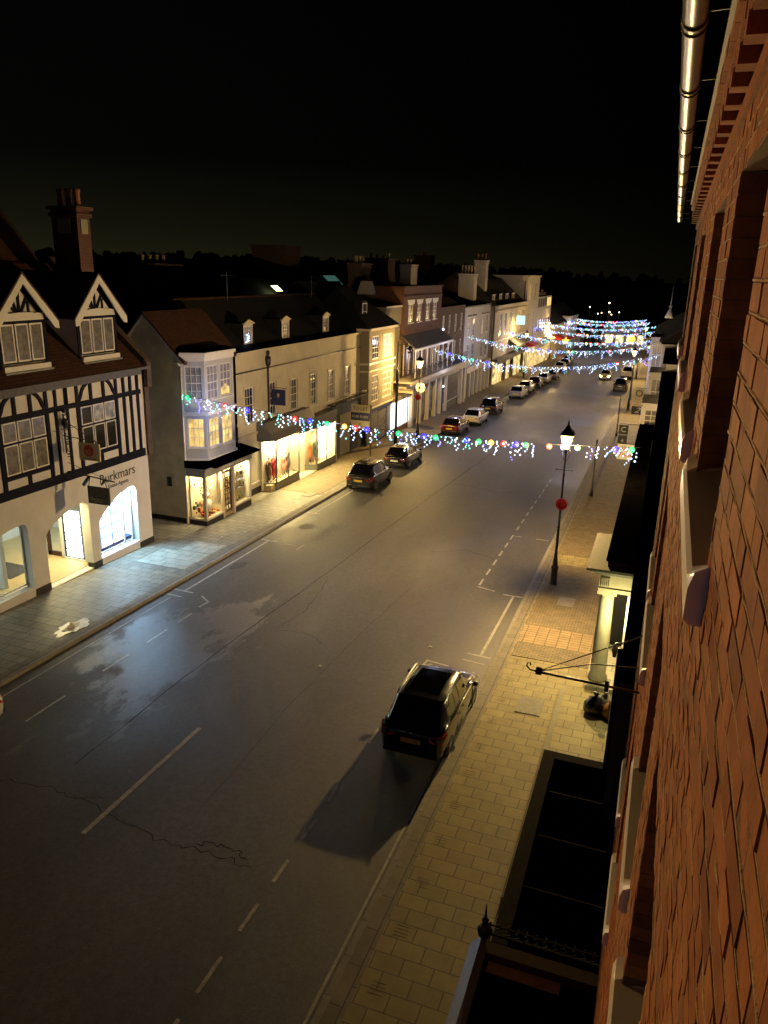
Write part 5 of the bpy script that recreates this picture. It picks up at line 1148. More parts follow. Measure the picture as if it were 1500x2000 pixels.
# I tall white block
I_=thing('tall_white_block','tall white rendered block standing higher than its neighbours','building',(-26,135,zg(135)))
b=MB(facL(-22.2)); b.wall(129,141,-4.5,12.0,[(131,132.4,8,10.8),(136.5,137.9,8,10.8),(131,132.4,1.5,6.2),(136.5,137.9,1.5,6.2)],0,.15); b.T=None; b.quad((-22.2,129,-4.5),(-22.2,129,12.0),(-31.5,129,12.0),(-31.5,129,-4.5)); b.quad((-22.2,129,12),(-22.2,141,12),(-31.5,141,12),(-31.5,129,12)); b.build('wall','render_cream',I_)
for h,g in (((131,132.4,8,10.8),'win_warm_dim'),((136.5,137.9,8,10.8),'glass_dark'),((131,132.4,1.5,6.2),'glass_curtain'),((136.5,137.9,1.5,6.2),'glass_curtain')): window(facL(-22.2),*h,2,4,'paint_white',g,I_,w_=-.05,ft=.1)
b=MB(facL(-22.2)); b.box(129,141.1,0,.25,11.75,12.05); b.build('cornice','paint_cream',I_)
b=MB(); b.tube([(-22.6,128.9,11.2),(-22.6,128.9,-3)],0.08,6); b.build('downpipe','cast_iron',I_)
q=MB(facL(-22.2)); 
for a in (129.4,133.2,137.0): q=MB(facL(-22.2)); q.box(a,a+2.8,0.02,.3,-3.6,0.0); q.build('shop_window','shop_warm',I_)
# J lower white building
J_=thing('white_terrace_block','lower white block with a lit row of top windows beside the tall white block','building',(-26,149,zg(149)))
b=MB(facL(-22.2)); b.box(141,157,-5,0,-4.5,6.3); b.build('wall','render_white',J_)
b=MB(facL(-22.2)); b.box(140.5,157.2,-4.5,-0.05,6.3,8.4); b.build('top_storey','paint_white',J_)
for k in range(6):
    b=MB(facL(-22.2)); b.box(141.0+k*2.7,142.9+k*2.7,-0.04,0.02,6.6,8.1); b.build('window','win_warm' if k>=4 else 'glass_pale',J_)
    b=MB(facL(-22.2)); b.box(141.4+k*2.6,142.6+k*2.6,0.0,0.04,2.4,4.4); b.build('window','glass_dark',J_)
for k in range(3):
    b=MB(facL(-22.2)); b.box(141.6+k*5,145.6+k*5,0.02,.3,-3.9,-0.9); b.build('shop_window','shop_warm',J_)
# K small dark-roofed house and white bay
K_=thing('dark_roofed_house','small house with dark pitched roof and brick chimney beyond the white blocks','building',(-26,168,zg(168)))
b=MB(); b.box(-31,-22.6,157.5,180,-5,2.6); b.build('wall','render_stained',K_); b=MB(); gable_roof(b,-32,-22.4,157.5,181,2.6,6.4,-26.5,.4); b.build('roof','roof_slates',K_); chimney(K_,-27,-25.8,171,172.6,5,8.6,'brick_brown',2,'chimney_pot')
L_=thing('white_bay_house','white house with a tall bay, one window lit warm, under the far string lights','building',(-24,192,zg(192)))
b=MB(); b.box(-30,-22.6,182,206,-6,2.0); b.build('wall','render_cream',L_)
b=MB(); b.box(-23.4,-21.2,184,197,-5.5,3.2); b.box(-23.6,-21.0,183.6,197.4,3.0,3.35); b.build('bay_wall','paint_white',L_)
for (a,c,g) in ((185.2,189.2,'glass_dark'),(191.6,195.6,'win_warm_dim')): window(facL(-21.2),a,c,0.1,2.7,2,3,'paint_white',g,L_,w_=0.06,ft=.2,bt=.12)
b=MB(); gable_roof(b,-31,-22.2,181,207,2.2,5.6,-26,.4); b.build('roof','roof_slates',L_)
# far houses, left curve and across the end
far=[(-25,214,7,9,'paint_cream',-2.0,'cream far house past the white bay house'),(-23.5,226,8,10,'brick_brown',-2.3,'brown far house behind the farthest string'),(-16,238,9,8,'render_stained',-2.8,'small pale far house at the left of the street end'),(-3.0,206,5,9,'render_stained',-1.8,'far stained house on the right where the street bends')]
for (x,y,wx,wy,m_,zt_,l) in far:
    o=thing('far_house',l,'building',(x,y,zg(y)),'houses at the far end of the street')
    b=MB(); b.box(x-wx/2,x+wx/2,y-wy/2,y+wy/2,zg(y)-1,zt_); b.build('wall',m_,o); b=MB(); gable_roof(b,x-wx/2,x+wx/2,y-wy/2,y+wy/2,zt_,zt_+2.4,x,.3); b.build('roof','roof_slates',o)
    for k in range(2):
        b=MB(); b.box(x-wx/3+k*wx/2.2,x-wx/3+k*wx/2.2+1.0,y-wy/2-.06,y-wy/2,zt_-1.7,zt_-.5); b.build('window','win_far' if k else 'glass_dark',o)
o=thing('long_low_building','long low pale building with dim lit roof edge closing the end of the street','building',(-9.5,216,zg(216)))
b=MB(); b.box(-16.5,-5.5,215,222,-7,-1.2); b.build('wall','render_pale',o); b=MB(); b.prism([(-17,215,-1.2),(-5,215,-1.2),(-5.5,215,-0.3),(-14.5,215,-0.1)],(0,7,0)); b.build('roof','render_stained',o)
for k in range(4): b=MB(); b.box(-15.5+k*2.7,-13.6+k*2.7,214.9,215,-4.6,-2.4); b.build('shop_window','win_far',o)
# awnings and hanging signs among the far shops
for (x,y,z,w_,h_,m_,l) in ((-20.9,131,0.7,2.6,0.8,'poppy_red','red shop awning under the tall white block'),(-20.6,150,0.2,3.0,0.9,'sign_cream','pale yellow shop awning under the white terrace block'),(-20.8,166,-0.7,3.2,0.9,'poppy_red','red awning by the small dark-roofed house'),(-20.2,182,-1.6,3.0,0.8,'sign_red','far red-brown awning before the white bay house')):
    b=MB(); b.prism([(x-1.4,y,z+h_),(x-1.4,y,z),(x,y,z),(x,y,z+0.25)],(0,w_*2,0)); tag(b.build('awning',m_),l,'awning')
for (x,y,l) in ((-17.2,144,'yellow lit star hung by the left pavement among the far strings'),):
    b=MB(); P=[]
    for k in range(10):
        a=PI/2+k*PI/5; r_=0.75 if k%2==0 else 0.34; P.append((x+r_*math.cos(a),y,0.9+r_*math.sin(a)))
    b.prism(P,(0,0.1,0)); tag(b.build('lit_star','ball_amber'),l,'star')
b=MB(); b.ball((-5.4,134,2.5),0.5,10,7); tag(b.build('lit_globe','ball_amber'),'amber lit globe hanging among the far strings on the right','globe')
# ------------------------------------------------------------------ roofs and chimneys behind the left row
def rear(label,x0,x1,y0,y1,ze,zr,chs=()):
    o=thing('rear_building',label,'building',((x0+x1)/2,(y0+y1)/2,zg(y0)),'dark roofs behind the left row')
    b=MB(); b.box(x0,x1,y0,y1,zg(y0)-1,ze); b.build('wall','brick_brown',o); b=MB(); gable_roof(b,x0,x1,y0,y1,ze,zr,(x0+x1)/2,.3); b.build('roof','roof_slates',o)
    for c in chs: chimney(o,*c)
    return o
rear('dark rear roof behind the timber framed house, with a stained chimney of four pots',-41,-33,42,56,8.0,10.6,[(-36.5,-34.2,47.2,50.4,8,12.3,'brick_brown',4,'pot_pale')])
r1=rear('dark rear roof carrying the small lit yellow skylight',-37,-30.5,54,68,8.4,11.2)
b=MB(); b.add([(-32.55,60.3,10.35),(-32.55,61.5,10.35),(-32.0,61.5,9.9),(-32.0,60.3,9.9)],[(0,1,2,3)]); b.v=[(x+0.45,y,z+0.42) for x,y,z in b.v]; b.build('skylight','skylight_lit',r1)
r2=rear('dark rear roof carrying the wide greenish skylight and a black chimney',-38,-31,69,84,8.8,12.0,[(-37,-33.5,66,69,9,14.2,'brick_brown',0,'pot_pale')])
b=MB(); b.add([(-33.6,73.5,11.3),(-33.6,76.5,11.3),(-32.4,76.5,10.2),(-32.4,73.5,10.2)],[(0,1,2,3)]); b.v=[(x+0.35,y,z+0.3) for x,y,z in b.v]; b.build('skylight','skylight_green',r2)
rear('dark rear roof with pale-edged pots left of the red brick building',-36,-29,86,98,9.2,11.6,[(-34.5,-31.5,88,90.5,10,13.6,'brick_brown',4,'pot_pale'),(-31.4,-30.0,92,94.5,9,13.0,'render_cream',2,'pot_pale')])
rear('far dark rear roof with a single black stack in front of the woods',-40,-32,118,138,9.5,12.3,[(-38,-35.5,118,120.5,10,14.6,'brick_brown',2,'chimney_pot')])
rear('dark rear roof behind the long parapet building with stub chimney',-30.5,-26,57,66,8.0,11.1,[(-27.6,-26.4,66.5,69,9,12.8,'brick_brown',3,'pot_pale')])
# lights of houses on the hillside beyond
random.seed(6)
for i,(x,y,z,m_,l) in enumerate(((-21.7,230,3.8,'far_light_white','high white house light on the dark hillside'),(-16.5,230,5.1,'far_light_warm','high yellow house light right of the white one on the hillside'),(-19.3,230,2.1,'far_light_white','left light of the low row on the hillside'),(-18.4,231,2.3,'far_light_warm','second light of the low row on the hillside'),(-16.3,231,2.6,'far_light_warm','orange light right of the low row on the hillside'),(-15.6,230,2.0,'far_light_warm','lower orange light right of the low row on the hillside'),(-13.7,232,2.6,'far_light_white','rightmost pale light on the hillside'),(-110,300,15.0,'far_light_white','tiny pale light far left over the dark roofs'))):
    pass
    o=MB(); o.box(x-.08,x+.08,y-.08,y+.08,z-9,z-.1); t_=thing('hillside_lamp',l,'lamp',(x,y,z-9),'house lights on the dark hillside'); o.build('post','cast_iron',t_); q=MB(); q.ball((x,y,z),0.15 if i not in(1,4) else 0.22,6,4); q.build('bulb',m_,t_)
# ------------------------------------------------------------------ near brick building on the right
W=0.178
N=thing('brick_wall_building','close-up orange brick building along the right edge with white window sills and metal gutter','building',(2.0,5,0))
def TR(p): return (W-p[1],p[0],p[2])      # u = world y, w = out of the wall towards -X
top=[(2.15,3.33),(4.15,5.37),(6.80,8.02),(9.45,10.45)]; mid=[(1.95,3.05),(3.75,4.80),(6.35,7.75),(8.2,9.25)]; low=[(6.5,7.42),(8.3,9.3)]
wins=[(a,b_,11.44,12.58) for a,b_ in top]+[(a,b_,8.99,10.32) for a,b_ in mid]+[(a,b_,6.02,7.9) for a,b_ in low]+[(-1.6,0.15,11.0,12.9)]
Y0,Y1,ZB,ZT=-3.0,11.2,-0.4,12.80
b=MB(TR); b.wall(Y0,Y1,ZB,ZT,wins,-0.0026,0.26); b.T=None; b.quad((W+.006,Y1-.004,ZB),(W+.006,Y1-.004,13.0),(8,Y1-.004,13.0),(8,Y1-.004,ZB)); 
b.quad((W,Y0,ZB),(W,Y0,13),(8,Y0,13),(8,Y0,ZB)); b.build('mortar','near_mortar',N)
random.seed(21); b=MB(TR); bh=0.075; bl=0.225
nrow=int((ZT-ZB)/bh)
for j in range(nrow):
    z0=ZB+j*bh+0.004; z1=z0+0.067; off=(0.169 if j%2 else 0.0)
    spans=[(Y0,Y1)]
    for (a,c,zl,zh) in wins:
        if z1>zl+0.004 and z0<zh-0.004:
            ns=[]
            for s in spans:
                if c<=s[0] or a>=s[1]: ns.append(s); continue
                if a>s[0]: ns.append((s[0],a))
                if c<s[1]: ns.append((c,s[1]))
            spans=ns
    for s0,s1 in spans:
        per=0.3375; k=math.floor((s0-off-Y0)/per)-1; u=Y0+off+k*per; hd=0
        while u<s1:
            bl_=0.225 if hd%2==0 else 0.1125; hd+=1
            a=max(u+0.003,s0); c=min(u+bl_-0.003,s1)
            if c-a>0.02:
                jw=random.uniform(-0.0025,0.0015); d=0.0025
                tz=random.uniform(-.0012,.0012)
                v=[(a,-0.009,z0+tz),(c,-0.009,z0+tz),(c,-0.009,z1+tz),(a,-0.009,z1+tz),(a+d,jw,z0+d+tz),(c-d,jw+random.uniform(-.001,.001),z0+d+tz),(c-d,jw,z1-d+tz),(a+d,jw+random.uniform(-.001,.001),z1-d+tz)]
                b.add(v,[(4,5,6,7),(0,1,5,4),(1,2,6,5),(2,3,7,6),(3,0,4,7)])
            u+=bl_
    # returns into the window openings (far and near reveals)
    for (a,c,zl,zh) in wins:
        if z0>zl-0.01 and z1<zh+0.03:
            q=0.105 if j%2 else 0.21
            for (w0,w1) in ((-0.004,-q),(-q-0.01,-0.25)):
                if w0-w1>0.02:
                    b.box(a-0.001,a+0.0025,w1,w0,z0-.002,min(z1+.002,zh)); b.box(c-0.0025,c+0.001,w1,w0,z0-.002,min(z1+.002,zh))
struct(b.build('brickwork','near_brick',N),'structure') if 0 else b.build('brickwork','near_brick',N)
# raised, uneven mortar beads on the bed joints nearest the viewer
b=MB(TR)
for j in range(nrow):
    z=ZB+j*bh
    if z<7.5: continue
    spans=[(0.3,5.9)]
    for (a,c,zl,zh) in wins:
        if z>zl-0.0 and z<zh+0.0:
            ns=[]
            for s in spans:
                if c<=s[0] or a>=s[1]: ns.append(s); continue
                if a>s[0]: ns.append((s[0],a))
                if c<s[1]: ns.append((c,s[1]))
            spans=ns
    for s0,s1 in spans:
        n_=max(2,int((s1-s0)/0.055)); P=[];Rr=[]
        for k in range(n_+1):
            P.append((lerp(s0,s1,k/n_),-0.0035+random.uniform(-.0015,.0015),z+random.uniform(-.0013,.0013))); Rr.append(0.0040*random.uniform(0.55,1.25) if random.random()>.07 else 0.0065)
        b.tube(P,Rr,5,caps=True)
b.build('mortar_bead','mortar_bead',N)
# window joinery and sills
for i,(a,c,zl,zh) in enumerate(wins):
    T=lambda p,TR=TR:TR(p)
    f=window(TR,a,c,zl,zh,2,2,'paint_white','glass_dark',N,w_=-0.17,ft=0.06,bt=0.03)
    if i==len(wins)-1: continue
    # moulded sill with upturned rounded ends
    s=MB(TR); nu=40; prof=[(-0.19,0.035),(-0.10,0.025),(0.035,0.0),(0.048,-0.012),(0.048,-0.10),(0.030,-0.115),(-0.01,-0.115)]
    ua,uc=a-0.12,c+0.12; vs=[]
    for k in range(nu+1):
        u=lerp(ua,uc,k/nu); e=min(u-ua,uc-u); r_=0.085
        up=0.0
        if e<0.12: t=e/0.12; up=0.035*(1-t)**2
        inside=(a<u<c)
        for (w_,dz) in prof:
            ww=w_ if (inside or w_>0) else max(w_,-0.005)
            vs.append((u,ww,zl-0.005+dz+(up if dz>-0.05 and w_<0.04 else 0)))
    m_=len(prof); fs=[]
    for k in range(nu):
        for q in range(m_-1): fs.append((k*m_+q,k*m_+q+1,(k+1)*m_+q+1,(k+1)*m_+q))
    fs.append(tuple(range(m_))); fs.append(tuple(range(nu*m_,(nu+1)*m_))[::-1]); s.add(vs,fs)
    for kk in (0,1):
        u0=ua if kk==0 else uc-0.07
        pass
    s.build('sill','sill_white',f)
# corbelled cornice
b=MB(TR); b.box(Y0,Y1+.02,-0.05,0.014,ZT,ZT+0.065); b.build('cornice','near_brick',N)
b=MB(TR); random.seed(3)
u=Y0
while u<Y1:
    b.box(u,u+0.108,-0.05,0.075,ZT+0.075,ZT+0.14); u+=0.337
b.build('dentil_course','near_brick',N)
b=MB(TR)
for r_,(wo,z) in enumerate(((0.078,ZT+0.15),(0.098,ZT+0.225))):
    u=Y0+(0.11 if r_ else 0)
    while u<Y1+.02: b.box(u,min(u+0.217,Y1+.03),-0.05,wo+random.uniform(-.002,.002),z,z+0.066); u+=0.225
b.build('cornice','near_brick',N)
b=MB(TR); b.box(Y0,Y1,-0.05,0.014,ZT+0.065,ZT+0.075); b.box(Y0,Y1,-0.05,0.004,ZT+0.07,ZT+0.15); b.box(Y0,Y1,-0.05,0.07,ZT+0.14,ZT+0.225); b.build('cornice_bed','near_brick',N)
b=MB(TR); b.box(Y0,Y1+.05,-0.05,0.115,ZT+0.295,ZT+0.36); b.build('fascia','plastic_black',N)
GX,GZ,GR=-0.050,13.09,0.043
b=MB(); vs=[];n_=14
ys=[Y0+ i*0.5 for i in range(35)]
b.tube([(GX,y,GZ) for y in ys],GR,16); b.build('gutter','gutter_metal',N)
yb=1.2
while yb<14:
    b=MB(); b.tube([(GX,yb,GZ),(GX,yb+0.05,GZ)],GR+0.005,16); b.tube([(GX,yb+0.10,GZ),(GX,yb+0.115,GZ)],GR+0.005,16); b.bar((GX+0.03,yb,GZ+0.01),(0.15,yb-0.03,ZT+0.30),0.008,0.008); b.build('gutter_bracket','plastic_black',N); yb+=1.05
b=MB(); b.prism([(W-0.05,Y0,13.16),(8,Y0,16.5),(8,Y0,13.1)],(0,Y1-Y0,0)); b.build('roof','roof_slates',N)
# ornamental porch roof close below (bottom of the picture)
P=thing('porch','flat black porch roof edged in pale lead with iron cresting and a spiked finial','porch',(-0.6,5.5,0))
b=MB(); b.box(-1.30,0.17,1.5,7.75,-0.3,3.8); b.build('porch_wall','stone',P)
b=MB(); b.box(-1.30,0.17,1.5,7.70,3.8,3.90); b.build('roof','felt_black',P)
b=MB(); b.prism([(-1.44,1.5,3.86),(-1.30,1.5,4.02),(-1.20,1.5,4.02),(-1.20,1.5,3.86)],(0,6.37,0)); b.build('lead_edge','gutter_metal',P)
b=MB(); b.box(-1.2,0.17,7.62,7.80,3.86,4.03); b.build('edge_board','brown_door',P)
b=MB(); b.box(-1.15,-0.25,7.45,7.60,3.905,3.93); b.build('edge_strip','stone_kerb',P)
b=MB(); b.bar((-1.25,7.86,4.10),(0.16,7.86,4.10),0.03,0.03); b.bar((-1.25,7.86,4.24),(0.16,7.86,4.24),0.015,0.02)
for k in range(12):
    x=-1.2+k*0.118; b.tube([(x-0.035,7.86,4.12),(x+0.03,7.86,4.16),(x-0.03,7.86,4.20),(x+0.035,7.86,4.24)],0.009,5); b.ball((x,7.86,4.27),0.016,5,4)
b.build('cresting','cast_iron',P)
b=MB(); b.lathe([(0.03,4.02),(0.085,4.06),(0.10,4.14),(0.06,4.2),(0.03,4.24),(0.05,4.29),(0.02,4.33),(0.004,4.55)],-1.27,7.86,10); b.build('finial','cast_iron',P)
# flat bay roof
K=thing('bay_roof','long flat black bay roof with a rough grey edge, over the pavement beside the brick wall','roof',(-0.5,10.4,0))
b=MB(); b.box(-1.16,0.17,8.15,12.6,-0.5,3.55); b.build('bay_wall','stone',K)
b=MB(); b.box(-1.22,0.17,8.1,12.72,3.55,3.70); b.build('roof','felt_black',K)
b=MB(); b.box(-1.215,-1.0,8.1,12.715,3.70,3.735); b.box(-1.0,0.17,12.5,12.715,3.70,3.73); b.build('roof_edge','felt_edge',K)
for yy in (9.25,10.4,11.55):
    b=MB(); b.bar((-1.0,yy,3.706),(0.16,yy,3.704),0.025,0.009); b.build('felt_seam','felt_edge',K)
b=MB(); b.bar((-1.235,8.1,3.72),(-1.235,12.73,3.72),0.012,0.03); b.build('drip_edge','lead_grey',K)
# iron sign bracket
I=thing('sign_bracket','empty black iron sign bracket with curled end projecting from the brick wall','bracket',(0.17,7.1,8.35))
b=MB(); b.tube([(0.17,7.1,8.33),(-0.82,7.1,8.35)],0.013,7); b.tube([(-0.82,7.1,8.35),(-0.90,7.1,8.36),(-0.935,7.1,8.395),(-0.93,7.1,8.43),(-0.90,7.1,8.435),(-0.895,7.1,8.41)],0.009,6); b.box(-0.84,-0.78,7.075,7.125,8.33,8.39); b.box(-0.16,-0.12,7.08,7.12,8.28,8.38); b.build('arm','cast_iron',I)
b=MB(); b.tube([(-0.78,7.1,8.38),(0.17,7.12,8.95)],0.006,5); b.tube([(-0.78,7.12,8.36),(-0.3,7.35,8.42),(0.17,7.45,8.42)],0.006,5); b.build('stay','cast_iron',I)
# raised step and portico
PO=thing('portico','stone portico with a round column and cornice, glowing yellow-green beneath','portico',(-0.5,24.3,zg(24)))
b=MB(); zf=zg(24.3)
b.sbox(-1.78,0.1,12.9,22.35,0.1,0.235); b.build('raised_step','paving_right',PO)
b=MB(); b.sbox(-1.82,-1.68,12.9,22.4,0.1,0.245); b.build('step_edge','stone',PO)
b=MB(); b.box(-1.12,0.0,22.75,26.0,zf,zf+0.32); b.build('floor','paving_pale',PO)
for yy in (23.2,):
    b=MB(); b.box(-1.10,-0.46,yy-.32,yy+.32,zf+0.1,zf+0.40); b.build('column_base','stone',PO)
    b=MB(); b.lathe([(0.30,zf+.40),(0.31,zf+.46),(0.28,zf+.50),(0.29,zf+.56),(0.25,zf+.60),(0.25,zf+1.4),(0.215,2.62),(0.22,2.68),(0.21,2.70),(0.21,2.76),(0.27,2.82)],-0.78,yy,24); b.box(-1.07,-0.49,yy-.29,yy+.29,2.82,2.92); b.build('column','stone',PO)
b=MB(); b.box(-1.05,0.1,22.9,25.8,2.92,3.5); b.build('entablature','stone',PO)
b=MB()
for k in range(5): b.box(-0.98+k*.055,-0.955+k*.055,22.86,22.9,3.1,3.4)
for k in range(5): b.box(-.08+k*.035,-.065+k*.035,22.87,22.9,3.1,3.4)
b.box(-1.07,0.1,22.87,22.9,3.0,3.05); b.build('triglyph','stone',PO)
b=MB(); b.add([(-1.10,22.84,3.5),(0.1,22.84,3.5),(0.1,25.9,3.5),(-1.10,25.9,3.5),(-1.42,22.6,3.68),(0.1,22.6,3.68),(0.1,26.1,3.68),(-1.42,26.1,3.68)],[(0,1,2,3),(4,7,6,5),(0,4,5,1),(3,2,6,7),(0,3,7,4)]); b.box(-1.44,0.1,22.56,26.12,3.68,3.76); b.build('cornice','lead_dark',PO)
b=MB(); b.box(-0.16,-0.02,22.92,23.05,-0.4,2.9); b.build('door_pilaster','paint_cream',PO)
b=MB(); b.lathe([(0.05,2.55),(0.11,2.6),(0.11,2.8),(0.03,2.9)],-0.35,24.2,10); b.build('porch_lamp','bulb_white',PO)
point('porch_light',(-0.35,24.2,2.42),(1.0,0.84,0.38),75,PO,0.08)
point('porch_light',(-0.30,22.3,2.3),(1.0,0.86,0.38),120,PO,0.06)
# second building, dark
B2=thing('dark_street_building','dark unlit building with a long black flat canopy beyond the near brick wall','building',(2,28,zg(28)))
b=MB(); b.box(-0.05,9,11.25,46.5,-2.2,6.2); b.build('wall','brick_brown',B2)
b=MB(); b.box(-0.06,9,11.22,46.5,6.2,6.3); b.build('roof','felt_black',B2)
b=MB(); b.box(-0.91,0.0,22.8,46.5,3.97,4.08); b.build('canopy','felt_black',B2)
b=MB(); b.box(-0.86,-0.05,22.95,46.4,3.76,3.97); b.build('canopy_upstand','brick_brown',B2)
b=MB(); b.box(-0.84,-0.05,26.2,46.4,-1.6,3.76); b.build('shop_front','plinth_dark',B2)
for (a,c,z0,z1) in ((28,30,4.4,5.8),(33,35,4.4,5.8),(38,40,4.4,5.8)):
    b=MB(); b.box(-0.075,-0.05,a,c,z0,z1); b.build('window','glass_dark',B2)
b=MB(); b.tube([(-0.10,12.6,-0.4),(-0.10,12.6,6.1)],0.045,8); b.build('downpipe','cast_iron',B2)
b=MB(); b.box(-0.09,-0.05,13.5,22.5,-0.6,0.2); b.build('plinth','plinth_dark',B2)
t=thing('wall_lantern','small black wall lantern on the dark building beside the portico','lantern',(-0.1,22.2,1.3))
b=MB(); b.lathe([(0.06,1.15),(0.12,1.4),(0.13,1.42),(0.02,1.6)],-0.33,22.2,4,rot=PI/4,smooth=False); b.build('lantern_body','cast_iron',t); b=MB(); b.bar((-0.05,22.2,1.25),(-0.33,22.2,1.62),0.03,0.03); b.bar((-0.05,22.2,1.62),(-0.33,22.2,1.62),0.03,0.03); b.build('bracket','cast_iron',t)
# rubbish bags
def bag(name,x,y,r_,h,m,l,seed,tie=True):
    random.seed(seed); t=thing(name,l,'rubbish bag',(x,y,zg(y)+0.24)); b=MB(); z=zg(y)+0.24
    b.lathe([(0.02,z),(r_*.85,z+0.02),(r_,z+h*.25),(r_*.92,z+h*.5),(r_*.6,z+h*.75),(r_*.2,z+h*.88),(0.03,z+h*.92)],x,y,16)
    for i,v in enumerate(b.v):
        k=0.07*r_; b.v[i]=(v[0]+random.uniform(-k,k),v[1]+random.uniform(-k,k),v[2]+random.uniform(-k,k)*.8)
    b.build('sack',m,t)
    b=MB(); b.lathe([(0.02,z+h*.9),(0.04,z+h*.93),(0.10,z+h*1.05),(0.05,z+h*1.1)],x,y,7); 
    for i,v in enumerate(b.v): b.v[i]=(v[0]+random.uniform(-.02,.02),v[1]+random.uniform(-.02,.02),v[2]+random.uniform(-.02,.02))
    b.build('tied_neck',m,t)
bag('bin_bag',-0.68,21.2,0.33,0.62,'bag_black','shiny black bin bag on the raised step at the foot of the column',1)
bag('bin_bag',-0.22,21.1,0.27,0.52,'bag_orange','orange-brown bag beside the black bin bag on the raised step',2)
bag('bin_bag',-0.42,21.75,0.2,0.45,'bag_clear','pale clear bag behind the black and orange bags by the column',3)
bag('bin_bag',-0.08,21.6,0.18,0.4,'bag_clear','small whitish bag against the dark wall behind the orange bag',4)
# ------------------------------------------------------------------ white buildings with bays further down on the right
def rbuild(name,label,y0,y1,zt,bays,wm='render_white',roofz=None,x0=0.15):
    o=thing(name,label,'building',(3,(y0+y1)/2,zg((y0+y1)/2)))
    b=MB(); b.box(x0,9,y0,y1,zg(y1)-.5,zt); b.build('wall',wm,o)
    b=MB(); b.box(x0-.25,9,y0-.02,y1,zt,zt+0.14); b.build('eaves','felt_black',o)
    if roofz: b=MB(); b.prism([(x0-.4,y0-.1,zt+.14),(4.5,y0-.1,roofz),(9,y0-.1,zt+.14)],(0,y1-y0,0)); b.build('roof','roof_slates',o)
    for (xb,ya,yb,za,zb,wins) in bays:
        b=MB(); b.box(xb,x0,ya,yb,za,zb); b.box(xb-.06,x0,ya-.06,yb+.06,zb,zb+.1); b.build('bay_wall',wm,o)
        for (z0,z1,co,ro,g) in wins:
            Tq=Frame(xb,ya,0); window(Tq,0.16,x0-xb-0.12,z0,z1,co,ro,'paint_white',g,o,w_=0.05,ft=.07,bt=.04)
            Tq=Frame(xb,yb,-PI/2); window(Tq,0.2,yb-ya-0.2,z0,z1,2,ro,'paint_white',g,o,w_=0.05,ft=.09,bt=.05)
    return o
rbuild('white_bay_building','white building with a boxed bay window just beyond the black canopy on the right',47.2,56,6.0,[(-0.92,48.2,52.0,-1.4,4.95,[(3.65,4.7,2,3,'glass_curtain')])])
rbuild('white_bay_building','narrow white building with a blue-grey bay window, second beyond the black canopy',56.2,68,6.6,[(-0.88,58.0,62,-1.6,5.7,[(3.55,5.35,2,2,'glass_pale')])])
rbuild('white_bay_building','white building with a tall bright bay window below the dark eaves on the right',68.2,88,7.0,[(-1.35,74.5,79,-2.2,7.0,[(4.5,6.6,2,2,'glass_pale')])],roofz=10.2,x0=-0.2)
rbuild('far_dark_building','dark roofed building behind the last bay on the right',88.2,126,5.2,[],'render_stained',9.0,x0=-1.3)
rbuild('far_pale_building','last pale low building on the right where the strings of lights end',126.2,168,2.2,[],'render_cream',4.6,x0=-1.9)
b=MB(); b.lathe([(0.55,8.0),(0.12,9.0),(0.05,10.2),(0.02,11.4)],-0.1,92,6); b.lathe([(0.2,9.15),(0.22,9.3),(0.05,9.4)],-0.1,92,8); tag(b.build('spire','render_pale'),'small pale spire with a ball above the dark roofs on the right','spire')
for (x,y,w_,z,m_,tx,tm,l,sz) in ((-1.88,44,0.95,2.45,'sign_white','Hays\nTravel','sign_red','white hanging sign reading Hays Travel half hidden by the black canopy',0.34),):
    s=thing('hanging_sign',l,'sign',(x+.5,y,z)); b=MB(); b.box(x,x+w_,y,y+.05,z,z+0.85); b.build('board',m_,s); text('board_text',tx,(x+w_/2,y-.006,z+.44),FY,sz,tm,s,shear=0.3); b=MB(); b.bar((x,y+.02,z+.9),(-0.8,y+.02,z+.9),.03,.03); b.build('bracket','cast_iron',s)
s=thing('hanging_sign','square pale hanging sign with a dark ring, above the far right pavement','sign',(-1.7,69,2)); b=MB(); b.box(-2.08,-1.28,69,69.06,2.35,3.15); b.build('board','sign_cream',s)
b=MB(); vs=[]
for k in range(24):
    a=2*PI*k/24; 
    for r_ in (0.20,0.28): vs.append((-1.68+r_*math.cos(a),68.985,2.75+r_*math.sin(a)))
b.add(vs,[(2*k,2*k+1,(2*k+3)%48,(2*k+2)%48) for k in range(24)]); b.build('ring','sign_slate',s); b=MB(); b.bar((-2.0,69.03,3.2),(0,69.03,3.2),.04,.04); b.build('bracket','cast_iron',s)
s=thing('hanging_sign','dark hanging sign with a white italic numeral below the ringed sign','sign',(-1.7,64,2)); b=MB(); b.box(-2.0,-1.25,64,64.06,1.75,2.4); b.build('board','sign_slate',s); text('board_text','2',(-1.62,63.99,2.07),FY,0.62,'sign_white',s,shear=0.4,font_scale_x=1.4); b=MB(); b.bar((-1.9,64.03,2.5),(0,64.03,2.5),.04,.04); b.build('bracket','cast_iron',s)
s=thing('hanging_sign','dark two-part hanging sign just above the nearest string of lights on the right','sign',(-2,54,1.5)); b=MB(); b.box(-2.35,-1.75,54,54.06,1.95,2.6); b.box(-2.35,-1.75,54,54.06,1.2,1.9); b.build('board','sign_slate',s); text('board_text','C',(-2.05,53.99,2.28),FY,0.5,'sign_white',s); text('board_text','4',(-2.05,53.99,1.5),FY,0.35,'sign_white',s); b=MB(); b.bar((-2.3,54.03,2.68),(0.1,54.03,2.68),.04,.04); b.build('bracket','cast_iron',s)
